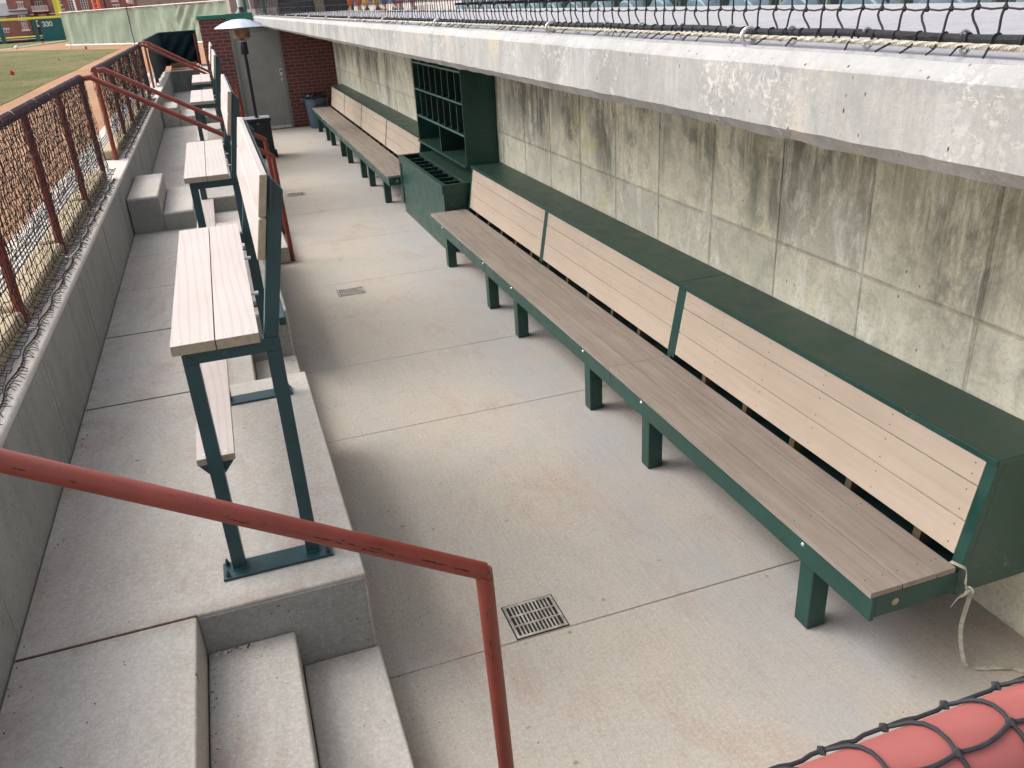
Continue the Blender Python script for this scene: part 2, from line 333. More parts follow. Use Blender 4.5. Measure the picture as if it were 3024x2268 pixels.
# ---------------------------------------------------------------- mesh helpers
class MB:
    def __init__(s): s.v = []; s.f = []; s.mi = []
    def add(s, vs, fs, mi=0):
        o = len(s.v); s.v += [tuple(v) for v in vs]
        for f in fs: s.f.append([o + i for i in f]); s.mi.append(mi)
    def box(s, x0, x1, y0, y1, z0, z1, mi=0):
        s.add([(x0, y0, z0), (x1, y0, z0), (x1, y1, z0), (x0, y1, z0), (x0, y0, z1), (x1, y0, z1), (x1, y1, z1), (x0, y1, z1)],
              [(0, 3, 2, 1), (4, 5, 6, 7), (0, 1, 5, 4), (1, 2, 6, 5), (2, 3, 7, 6), (3, 0, 4, 7)], mi)
        return s
    def prism_y(s, pts, y0, y1, mi=0):      # pts = (x,z) polygon, counter-clockwise seen from -Y
        n = len(pts)
        s.add([(x, y0, z) for x, z in pts] + [(x, y1, z) for x, z in pts],
              [tuple(range(n)), tuple(reversed(range(n, 2 * n)))] + [((i + 1) % n, i, i + n, (i + 1) % n + n) for i in range(n)], mi)
        return s
    def prism_z(s, pts, z0, z1, mi=0):
        n = len(pts)
        s.add([(x, y, z0) for x, y in pts] + [(x, y, z1) for x, y in pts],
              [tuple(reversed(range(n))), tuple(range(n, 2 * n))] + [(i, (i + 1) % n, (i + 1) % n + n, i + n) for i in range(n)], mi)
        return s
    def tube(s, pts, r, n=8, mi=0, cap=True):
        P = [Vector(p) for p in pts]; rings = []
        rr = r if isinstance(r, (list, tuple)) else [r] * len(P)
        up = None
        for i, p in enumerate(P):
            a = (P[i] - P[i - 1]).normalized() if i else (P[1] - P[0]).normalized()
            b = (P[i + 1] - P[i]).normalized() if i < len(P) - 1 else a
            t = (a + b); t = t.normalized() if t.length > 1e-6 else a
            if up is None:
                up = Vector((0, 0, 1)) if abs(t.z) < .9 else Vector((1, 0, 0))
            u = up - t * up.dot(t)
            u = u.normalized() if u.length > 1e-6 else t.orthogonal().normalized()
            up = u; v = t.cross(u)
            k = 1 / max(.35, abs(t.dot(b)))
            # mitre: stretch along the bend direction
            bend = (b - a); bd = bend - t * bend.dot(t)
            ring = []
            for j in range(n):
                an = 2 * math.pi * j / n
                o = (u * math.cos(an) + v * math.sin(an)) * rr[i]
                if bd.length > 1e-4:
                    e = bd.normalized(); o = o + e * o.dot(e) * (k - 1)
                ring.append(p + o)
            rings.append(ring)
        vs = [v for r_ in rings for v in r_]; fs = []
        for i in range(len(P) - 1):
            for j in range(n):
                fs.append((i * n + j, i * n + (j + 1) % n, (i + 1) * n + (j + 1) % n, (i + 1) * n + j))
        if cap:
            fs.append(tuple(reversed(range(n)))); fs.append(tuple(range((len(P) - 1) * n, len(P) * n)))
        s.add(vs, fs, mi); return s
    def disc(s, c, nrm, r, t=.001, n=8, mi=0):
        nrm = Vector(nrm).normalized(); c = Vector(c)
        s.tube([c, c + nrm * t], r, n, mi); return s
    def lathe(s, c, prof, n=24, mi=0, axis='z'):
        vs = []; fs = []
        for r_, z in prof:
            for j in range(n):
                a = 2 * math.pi * j / n
                if axis == 'z': vs.append((c[0] + r_ * math.cos(a), c[1] + r_ * math.sin(a), c[2] + z))
                else: vs.append((c[0] + z, c[1] + r_ * math.cos(a), c[2] + r_ * math.sin(a)))
        for i in range(len(prof) - 1):
            for j in range(n):
                fs.append((i * n + j, i * n + (j + 1) % n, (i + 1) * n + (j + 1) % n, (i + 1) * n + j))
        s.add(vs, fs, mi); return s
    def torus(s, c, R_, r, nrm=(0, 1, 0), n=16, k=6, mi=0, a0=0, a1=360):
        nrm = Vector(nrm).normalized(); u = nrm.orthogonal().normalized(); v = nrm.cross(u); c = Vector(c)
        full = (a1 - a0) >= 360
        pts = [c + (u * math.cos(R(a0 + (a1 - a0) * i / n)) + v * math.sin(R(a0 + (a1 - a0) * i / n))) * R_ for i in range(n + 1)]
        s.tube(pts, r, k, mi, cap=not full); return s
    def build(s, name, mats, parent=None, loc=(0, 0, 0), bevel=0, seg=2, smooth=False, origin=None):
        me = bpy.data.meshes.new(name)
        base = Vector((0, 0, 0))
        if parent is not None: base = parent.location
        elif origin is not None: base = Vector(origin)
        me.from_pydata([tuple(Vector(v) - base) for v in s.v], [], s.f)
        if not isinstance(mats, (list, tuple)): mats = [mats]
        for m_ in mats: me.materials.append(MT[m_])
        for i, p in enumerate(me.polygons):
            p.material_index = s.mi[i]; p.use_smooth = smooth
        me.update()
        bmx = bmesh.new(); bmx.from_mesh(me); bmesh.ops.recalc_face_normals(bmx, faces=bmx.faces); bmx.to_mesh(me); bmx.free()
        o = bpy.data.objects.new(name, me); C.objects.link(o)
        if parent is not None: o.parent = parent
        else: o.location = base
        if bevel:
            b = o.modifiers.new("bevel", 'BEVEL'); b.width = bevel; b.segments = seg; b.limit_method = 'ANGLE'; b.angle_limit = R(35)
            b.harden_normals = False
            for p in me.polygons: p.use_smooth = True
            me.set_sharp_from_angle(angle=R(35)) if hasattr(me, 'set_sharp_from_angle') else None
        elif smooth and hasattr(me, 'set_sharp_from_angle'):
            me.set_sharp_from_angle(angle=R(40))
        return o

def tag(o, label=None, cat=None, group=None, kind=None):
    if label: o['label'] = label
    if cat: o['category'] = cat
    if group: o['group'] = group
    if kind: o['kind'] = kind
    return o
def thing(name, label, cat, loc, group=None):
    o = bpy.data.objects.new(name, None); C.objects.link(o); o.location = loc; o.empty_display_size = .1
    return tag(o, label, cat, group)
def copy_tree(o, parent=None):
    c = o.copy(); C.objects.link(c); c.parent = parent
    for ch in [x for x in o.children]: copy_tree(ch, c)
    return c

# ================================================================ GROUND, FLOORS
XW, ZP = 2.705, .525
g = MB()
def gq(x0, x1, y0, y1, nx, ny, mi=0):
    def zz(x, y):
        return .95 if y < 90 else max(-1.3, .95 - (y - 90) * .16)
    vs = []; fs = []
    for j in range(ny + 1):
        for i in range(nx + 1):
            x = x0 + (x1 - x0) * i / nx; y = y0 + (y1 - y0) * j / ny; vs.append((x, y, zz(x, y)))
    for j in range(ny):
        for i in range(nx): a = j * (nx + 1) + i; fs.append((a, a + 1, a + nx + 2, a + nx + 1))
    g.add(vs, fs, mi)
gq(-500, -1.62, -150, 90, 6, 6); gq(-1.62, 500, 28.2, 90, 6, 4); gq(-1.62, 500, -150, -.2, 4, 4); gq(3.0, 500, -.2, 28.2, 4, 4)
gq(-500, 500, 90, 106, 6, 8); gq(-500, 500, 106, 900, 6, 6)
tag(g.build("ground", 'dirt'), kind='structure')

gr = MB()
n = 40
ys = [-40 + (52 + 40) * i / n for i in range(n + 1)]
edge = [(-4.3 + .10 * noise.noise((y * .35, 0, 0)) + .04 * noise.noise((y * 1.7, 3, 0)), y) for y in ys]
far = [(-4.3, 52.4), (-5.2, 53.9), (-7.0, 57), (-10.4, 62), (-12.4, 64.6), (-13, 66.5), (-11.6, 71), (-10.2, 78.2), (-9.6, 86), (-9.6, 89.4), (-140, 89.4), (-140, -40)]
gr.prism_z(edge + far, .951, .958)
tag(gr.build("grass_field", 'grass'), kind='structure')
fl = MB(); fl.prism_z([(-13.15, 66.5), (-12.95, 66.5), (-10.95, 88.2), (-11.15, 88.2)], .962, .966); fl.prism_z([(-24, 60), (-24, 60.3), (-12.95, 67.7), (-13.15, 67.5)], .962, .966)
tag(fl.build("foul_line", 'white'), kind='structure')

# dugout floor: separate pours with open joints over a soil bed
jy = [-1.5, .45, 2.612, 4.74, 5.90, 7.98, 9.62, 11.26, 12.95, 14.65, 16.35, 18.1, 20.16]
f = MB()
for a, b in zip(jy[:-1], jy[1:]): f.box(-.95, XW - .002, a + .0018, b - .0018, -.10, 0)
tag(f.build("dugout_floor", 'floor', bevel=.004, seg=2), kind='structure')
f = MB(); f.box(-1.2, XW + .2, -1.6, 20.3, -.22, -.012); tag(f.build("floor_bed", 'soil'), kind='structure')

# raised walkway with stair notches
XE = .205
p = MB(); tr = MB()
def slab(y0, y1, x1): p.box(-1.008, x1, y0 + .002, y1 - .002, .02, ZP)
segs = [(-1.5, 1.45, XE), (1.45, 2.63, -.41), (2.63, 4.70, XE), (4.70, 5.88, -.41), (5.88, 6.95, XE), (6.95, 8.01, XE), (8.01, 8.985, XE),
        (8.985, 10.35, -.30), (10.35, 11.9, XE), (11.9, 13.45, XE), (13.45, 14.65, -.41), (14.65, 16.25, XE), (16.25, 17.85, XE), (17.85, 19.15, -.30), (19.15, 20.14, XE - .23), (20.14, 23, -.03), (23, 26, -.03)]
for a, b, x in segs: slab(a, b, x)
tag(p.build("raised_walkway", 'plat', bevel=.008, seg=3), kind='structure')
def treads(y0, y1, xa, xb, xc):
    tr.box(xa + .004, xb, y0 + .003, y1 - .003, .02, .35); tr.box(xb + .003, xc, y0 + .003, y1 - .003, .004, .175)
treads(1.45, 2.63, -.41, -.09, .212); treads(4.70, 5.88, -.41, -.09, .212); treads(13.45, 14.65, -.41, -.09, .212)
treads(8.985, 10.35, -.30, .08, .445); treads(17.85, 19.15, -.30, .08, .445)
tag(tr.build("stair_treads", 'plat', bevel=.010, seg=3), kind='structure')
p = MB()
for yb in (2.63, 4.70, 5.88, 8.985, 10.35, 13.45, 14.65, 17.85, 19.15):      # formed end faces set proud of each platform end
    s_ = -1 if yb in (2.63, 5.88, 10.35, 14.65, 19.15) else 1
    if s_ < 0: p.box(-.408, XE - .012, yb - .002, yb + .03, .03, ZP - .016)
    else: p.box(-.408, XE - .012, yb - .03, yb + .002, .03, ZP - .016)
for a, b in ((2.64, 4.69), (5.89, 8.97), (10.36, 13.44), (14.66, 17.84)): p.box(XE - .02, XE + .001, a, b, .002, ZP - .016)
tag(p.build("platform_formed_faces", 'edge', bevel=.003), kind='structure')
p = MB(); p.box(-1.0, -.41, 2.626, 2.634, ZP - .02, ZP + .0015); p.box(-1.0, -.41, 4.695, 4.706, ZP - .02, ZP + .0008)
p.box(-1.0, -.41, 5.876, 5.886, ZP - .02, ZP + .0008)
tag(p.build("joint_soil", 'soil'), kind='structure')

# up steps to the field in each gate opening
def up_steps(y0, y1):
    b = MB(); b.box(-1.006, -.707, y0, y1, ZP - .01, .878, 0); b.box(-.704, -.408, y0 + .002, y1 - .002, ZP - .01, .702, 0)
    tag(b.build("field_steps", 'plat', bevel=.018, seg=3), kind='structure')
up_steps(8.935, 10.29); up_steps(17.8, 19.1)
b = MB(); b.box(-1.0, -.710, 8.931, 8.96, ZP + .001, .858); b.box(-.706, -.412, 8.932, 8.96, ZP + .001, .684)
tag(b.build("field_step_faces", 'edge', bevel=.004), kind='structure')

# ================================================================ RETAINING WALL + apron + trench drain
t = thing("retaining_wall", "long grey concrete retaining wall with a pale top along the field side", "retaining wall", (-1.15, 10, 0))
b = MB()
yy = [-.2, 1.3, 2.75, 4.2, 5.65, 7.1, 8.55, 10.0, 11.6, 13.4, 15.3, 17.4, 19.6, 22.2, 26.2]
b.box(-1.30, -1.012, yy[0], yy[-1], .0, 1.035)
b.build("wall", 'ret', t)
b = MB(); b.prism_y([(-1.30, 1.036), (-1.01, 1.036), (-1.01, 1.052), (-1.022, 1.064), (-1.30, 1.064)], yy[0], yy[-1]); b.build("wall_top", 'top', t, bevel=.006)
b = MB()
for y in yy[1:-1]: b.box(-1.0125, -1.009, y, y + .012, .53, 1.03)
b.build("form_ridges", 'ret', t)
b = MB(); b.box(-1.43, -1.301, -.2, 28.2, .7, .962); b.box(-1.72, -1.60, -.2, 28.2, .7, .962)
tag(b.build("drain_kerb", 'top', bevel=.006), kind='structure')
t = thing("trench_drain", "long black slotted trench drain between the wall and the warning track", "drain", (-1.515, 10, .93))
b = MB(); b.box(-1.60, -1.43, -.2, 28.2, .80, .905); b.build("channel", 'void', t)
b = MB()
for k in range(5): b.box(-1.592 + k * .034, -1.573 + k * .034, -.2, 28.2, .91, .955)
y = -.2
while y < 28: b.box(-1.598, -1.432, y, y + .02, .906, .950); y += .5
b.build("grate", 'grate', t)

# cross wall at the end of the walkway
t = thing("cross_wall", "low stained concrete wall closing the far end of the walkway", "concrete wall", (-.5, 26.2, 0))
b = MB(); b.box(-1.0, -.031, 26.0, 26.25, .5, 1.05); b.build("wall", 'cross', t)
b = MB(); b.box(-1.0, -.031, 25.98, 26.27, 1.051, 1.075); b.build("wall_top", 'top', t)
t = thing("side_wall", "pale concrete wall running back beside the brick building", "concrete wall", (-.12, 23, 0))
b = MB(); b.box(-.20, -.025, 20.75, 25.97, .5, 1.18); b.build("wall", 'edge', t); b = MB(); b.box(-.21, -.022, 20.74, 25.975, 1.181, 1.20); b.build("wall_top", 'top', t)
b = MB(); b.box(-1.0, -.03, 26.3, 27.6, 1.0, 1.09); b.box(-1.0, -.3, 27.2, 27.4, 1.09, 1.2)
tag(b.build("sand_bed", 'dirt'), kind='structure')

# near end wall under the railing
t = thing("end_wall", "concrete wall below the near railing", "concrete wall", (.7, .2, 0))
b = MB(); b.box(-1.01, 2.70, -.2, .0, 0, .95); b.build("wall", 'ret', t)

# ================================================================ BACK WALL
t = thing("dugout_back_wall", "stained beige cast concrete wall behind the low benches", "concrete wall", (XW, 10, 0))
b = MB(); b.box(XW, XW + .3, -.2, 20.18, -.1, 2.19); b.build("wall", 'wall', t)
b = MB(); y = 2.35 - .6625 * 3; k = 0
while y < 20:
    w_ = .004 if k % 3 else .011
    b.box(XW - .0035, XW + .01, y - w_, y + w_, .002, 2.17)
    if not k % 3: b.box(XW - .006, XW + .01, y - .003, y + .003, .002, 2.16)
    y += .6625; k += 1
b.box(XW - .0045, XW + .01, -.2, 20.18, 1.199, 1.211)
b.build("form_ridges", 'wall', t)

# ================================================================ ROOF SLAB
t = thing("dugout_roof", "thick pale concrete roof slab with a weathered front edge over the low benches", "roof", (1.9, 10, 2.2))
b = MB(); NY = 700
prof = [(1.10, 2.325), (1.10, 2.205), (1.124, 2.179), (2.95, 2.172), (2.95, 2.352), (1.128, 2.352)]
vs = []; fs = []
for i in range(NY + 1):
    y = -.6 + (20.17 + .6) * i / NY
    for k, (x, z) in enumerate(prof):
        dx = dz = 0
        if k in (1, 2):
            dz = .0025 * noise.noise((y * 1.3, k, 5)) + .0035 * noise.noise((y * 9, k, 1)) + .002 * noise.noise((y * 30, k, 1)); dx = .003 * noise.noise((y * 5, k, 9))
        if k in (0, 5): dz = .003 * noise.noise((y * 4, k, 7)); dx = .003 * noise.noise((y * 7, k, 3))
        vs.append((x + dx, y, z + dz))
np_ = len(prof)
for i in range(NY):
    for k in range(np_):
        fs.append((i * np_ + k, i * np_ + (k + 1) % np_, (i + 1) * np_ + (k + 1) % np_, (i + 1) * np_ + k))
fs.append(tuple(range(np_))); fs.append(tuple(reversed(range(NY * np_, (NY + 1) * np_))))
b.add(vs, fs); b.build("slab", 'fascia', t)
b = MB(); b.box(1.14, 2.66, -.6, 20.15, 2.350, 2.356); b.build("roof_coating", 'slabtop', t)

# ================================================================ LOW BENCHES
def bx(z): return 2.31 + (z - .46) * .1725        # front face of the sloping backrest
def screws(b, xs, ys, z, mi=1):
    for y in ys:
        for x in xs: b.disc((x, y, z - .0005), (0, 0, 1), .0035, .0011, 6, mi)
def low_bench(label, ya, yb, joints, divs, legs, capj, near_panel=True, rot=0.0, bolts=None):
    t = thing("dugout_bench", label, "bench", (1.93, ya, 0))
    sec = [ya] + joints + [yb]
    xs = [(1.901, 2.0400), (2.0460, 2.1978), (2.2038, 2.285)]
    for a, e in zip(sec[:-1], sec[1:]):
        for x0, x1 in xs:
            b = MB(); b.box(x0, x1, a + .0015, e - .0015, .436, .46)
            sy = [a + .07]
            while sy[-1] < e - .55: sy.append(sy[-1] + .41 + .03 * random.random())
            sy.append(e - .07)
            screws(b, [x0 + .03, x1 - .03], sy, .46)
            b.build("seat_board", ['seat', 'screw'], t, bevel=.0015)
        b = MB(); b.box(1.912, 1.930, a + .001, e - .001, .326, .4355); b.build("skirt", 'green', t, bevel=.0015)
    for (y0, y1) in ((ya, ya + .018), (yb - .018, yb)):
        b = MB(); b.box(1.9305, 2.30, y0, y1, .340, .4355)
        b.build("end_skirt", 'green', t, bevel=.0015)
    for y in legs:
        b = MB(); b.box(1.9315, 2.019, y, y + .088, .001, .434)
        bo = MB(); bo.lathe((1.912, y + .06, .405), [(.0, -.0055), (.006, -.005), (.0085, -.0025), (.0095, .0)], 12, 0, axis='x')
        lg = b.build("leg", 'green', t, bevel=.005); o = bo.build("bolt", 'bolt', None, smooth=True)
        o.parent = lg; o.data.transform(Matrix.Translation(-Vector(t.location)))
    # frame studs behind the backrest
    y = ya + .25; b = MB()
    while y < yb - .1: b.prism_y([(bx(.05) + .07, .05), (bx(.05) + .11, .05), (bx(.86) + .075, .86), (bx(.86) + .035, .86)], y, y + .038); y += .41
    b.build("frame_studs", 'stud', t)
    b = MB(); b.box(1.936, 2.275, ya + .02, yb - .02, .418, .4345); b.build("seat_gap_darkener", 'greenshade', t)  # dark sheet added to block floor light in the seat board gaps
    b = MB(); b.box(2.55, 2.57, ya + .02, yb - .02, .34, .86); b.build("rear_panel", 'greenshade', t)
    b = MB(); b.box(2.302, 2.549, ya + .02, yb - .02, .336, .346); b.build("rear_gap_darkener", 'greenshade', t)  # dark panel added so the lit floor stays hidden behind the seat
    D = [(ya, ya + .047)] + divs + [(yb - .047, yb)]
    for y0, y1 in D:
        b = MB(); b.prism_y([(bx(.455), .455), (bx(.455) + .03, .455), (bx(.875) + .03, .875), (bx(.875), .875)], y0, y1)
        b.build("back_stile", 'green', t, bevel=.002)
    zs = [(.482, .6180), (.6230, .7650), (.7700, .8745)]
    for (a0, a1), (e0, e1) in zip(D[:-1], D[1:]):
        for z0, z1 in zs:
            b = MB(); b.prism_y([(bx(z0) + .001, z0), (bx(z0) + .022, z0), (bx(z1) + .022, z1), (bx(z1) + .001, z1)], a1 + .0015, e0 - .0015)
            sy = [a1 + .04]
            while sy[-1] < e0 - .5: sy.append(sy[-1] + .42)
            sy.append(e0 - .04)
            for y_ in sy:
                for z_ in (z0 + .03, z1 - .03): b.disc((bx(z_) + .0012, y_, z_), (-1, 0, .17), .0034, .0011, 6, 1)
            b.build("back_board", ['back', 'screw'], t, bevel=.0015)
    cs = [ya - .004] + capj + [yb + .004]
    for a, e in zip(cs[:-1], cs[1:]):
        b = MB(); b.box(2.378, XW - .006 if not rot else XW - .03, a + .001, e - .001, .876, .900)
        b.build("top_ledge", 'greentop', t, bevel=.004)
        b = MB(); b.box(2.370, 2.3775, a + .001, e - .001, .874, .901); b.build("ledge_lip", 'green', t, bevel=.0015)
    for y0, y1 in ((ya + .001, ya + .019), (yb - .019, yb - .001)):
        b = MB(); b.prism_y([(2.302, .325), (2.69, .325), (2.69, .8755), (bx(.8755) + .031, .8755), (bx(.455) + .031, .455), (2.302, .4545)], y0, y1)
        b.build("side_panel", 'green', t, bevel=.0015)
    if near_panel:
        b = MB(); b.disc((2.018, ya - .0015, .388), (0, 1, 0), .016, .001, 10); b.build("knot_hole", 'endgrain', t)
    if rot: t.rotation_euler[2] = rot
    return t
low_bench("long low bench nearest the camera, green frame with tan boards", 1.865, 8.43, [4.085], [(4.04, 4.125), (6.243, 6.317)],
          [2.206, 3.627, 4.432, 5.83, 6.576, 7.955], [4.12])
low_bench("long low bench at the far end beyond the green cubby rack", 10.705, 19.45, [12.97], [(12.99, 13.05), (15.33, 15.39), (17.42, 17.48)],
          [11.25, 12.49, 13.23, 14.68, 15.46, 16.87, 17.58, 18.98], [13.02, 17.45], near_panel=True, rot=-.0088)

# strap tied to the bench end
b = MB()
pts = [(2.292, 1.90, .462), (2.300, 1.868, .464), (2.318, 1.852, .452), (2.322, 1.846, .42), (2.316, 1.838, .392), (2.328, 1.832, .372), (2.345, 1.83, .365),
       (2.338, 1.83, .30), (2.335, 1.832, .18), (2.347, 1.815, .07), (2.36, 1.79, .014), (2.41, 1.765, .006), (2.47, 1.742, .010), (2.54, 1.70, .006), (2.62, 1.62, .006), (2.66, 1.53, .006)]
def catmull(P, k=6):
    P = [Vector(p) for p in P]; out = []
    for i in range(len(P) - 1):
        a = P[max(0, i - 1)]; b_ = P[i]; c = P[i + 1]; d = P[min(len(P) - 1, i + 2)]
        for j in range(k):
            u = j / k
            out.append(.5 * ((2 * b_) + (-a + c) * u + (2 * a - 5 * b_ + 4 * c - d) * u * u + (-a + 3 * b_ - 3 * c + d) * u ** 3))
    out.append(P[-1]); return out
def ribbon(b, P, w, th=.0012, tw=None):
    P = catmull(P); vs = []; fs = []; n_ = len(P)
    for i, p in enumerate(P):
        t_ = (P[min(n_ - 1, i + 1)] - P[max(0, i - 1)]).normalized(); a = (tw(i / n_) if tw else 0)
        side = Vector((math.cos(a), math.sin(a), 0)); side = (side - t_ * side.dot(t_)).normalized(); nn = t_.cross(side)
        for s1, s2 in ((-1, -1), (1, -1), (1, 1), (-1, 1)): vs.append(p + side * w / 2 * s1 + nn * th * s2)
    for i in range(n_ - 1):
        for k in range(4): fs.append((i * 4 + k, i * 4 + (k + 1) % 4, (i + 1) * 4 + (k + 1) % 4, (i + 1) * 4 + k))
    b.add(vs, fs)
ribbon(b, pts, .017, tw=lambda u: .4 + 2.6 * u)
ribbon(b, [(2.328, 1.828, .372), (2.305, 1.822, .362), (2.288, 1.83, .348), (2.272, 1.834, .322), (2.262, 1.834, .305)], .022, tw=lambda u: .5)
b.torus((2.328, 1.826, .372), .013, .005, (1, .3, .2), 12, 6); b.torus((2.322, 1.826, .365), .011, .005, (0, 1, .6), 12, 6)
tag(b.build("webbing_strap", 'strap'), "loose off-white webbing strap knotted at the near bench end", "strap")

# ================================================================ CUBBY RACK
t = thing("equipment_rack", "tall dark green cubby rack with a bat bin between the two low benches", "storage rack", (2.4, 9.5, 0))
y0, y1 = 8.475, 10.63; xf, xb = 2.345, 2.695
for y in (y0, y1 - .02):
    b = MB(); b.box(xf, xb, y, y + .02, .86, 1.84); b.build("side_panel", 'green', t, bevel=.002)
b = MB(); b.box(xb - .012, xb, y0 + .0205, y1 - .0205, .86, 1.84); b.build("back_panel", 'greenshade', t)
for z in (.868, 1.175, 1.488, 1.795):
    b = MB(); b.box(xf + (.004 if z > .9 else -.012), xb - .0125, y0 + .0205, y1 - .0205, z, z + .020); b.mi[5] = 1; b.build("shelf", ['greentop', 'edgewear'], t, bevel=.002)
W_ = y1 - y0
for z in (1.1955, 1.5085):
    for k in range(1, 8):
        y = y0 + W_ * k / 8; b = MB(); b.box(xf + .008, xb - .013, y - .006, y + .006, z, z + .292 - (.0135 if z < 1.3 else .006)); b.mi[5] = 1; b.build("divider", ['greenshade', 'edgewear'], t)
y = y0 + W_ / 2; b = MB(); b.box(xf + .008, xb - .013, y - .006, y + .006, .8885, 1.1745); b.mi[5] = 1; b.build("divider", ['greenshade', 'edgewear'], t)
for k in range(1, 5): b = MB(); y = y0 + W_ * k / 5; b.box(xf + .01, xb - .013, y - .006, y + .006, 1.8155, 1.84); b.build("top_cleat", 'green', t)
# bin
bx0, bx1 = 2.068, 2.69; zt = .722
b = MB(); b.box(bx0, bx0 + .022, y0, y1 + .02, .12, zt - .012); b.build("bin_front", 'green', t, bevel=.002)
b = MB(); b.box(bx0 + .006, bx0 + .022, y0 + .03, y1 - .01, .002, .1195); b.build("bin_kick_board", 'greentop', t, bevel=.002)
b = MB(); b.box(bx0 - .012, bx0 - .0005, y1 - .06, y1 + .02, .1205, zt - .013); b.box(bx0 - .012, bx0 - .0005, y0, y1 - .061, zt - .09, zt - .013)
b.build("bin_front_trim", 'green', t, bevel=.0015)
b = MB(); b.box(bx0 + .0225, bx1, y0, y0 + .02, .002, zt - .012); b.build("bin_side", 'green', t, bevel=.002)
b = MB(); b.box(bx0 + .0225, bx1, y1, y1 + .02, .002, zt - .012); b.build("bin_side", 'green', t, bevel=.002)
b = MB(); b.box(2.135, 2.315, y0 - .006, y0 - .0005, .36, .60); b.build("access_hatch", 'green', t, bevel=.0015)
b = MB(); b.box(bx0 - .014, 2.108, y0 - .004, y1 + .022, zt - .0115, zt); b.box(2.315, bx1, y0 - .004, y1 + .022, zt - .0115, zt)
b.box(2.1085, 2.3145, y0 - .004, y0 + .04, zt - .0115, zt); b.box(2.1085, 2.3145, y1 - .04, y1 + .022, zt - .0115, zt)
b.build("bin_top", 'greentop', t, bevel=.0015)
b = MB(); b.box(2.3155, 2.328, y0 + .021, y1 - .001, .03, zt - .012); b.box(2.0905, 2.315, y0 + .021, y1 - .001, .01, .03); b.build("bin_liner", 'greenshade', t)
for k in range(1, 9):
    y = y0 + .04 + (W_ - .08) * k / 9; b = MB(); b.box(2.1085, 2.3145, y - .006, y + .006, .031, zt - .020); b.mi[1] = 1; b.build("bin_divider", ['greenshade', 'edgewear'], t)
for z_ in (.868,):
    b = MB(); b.box(xf - .018, xf - .0125, y0, y1, .864, .893); b.build("shelf_lip", 'green', t, bevel=.0015)

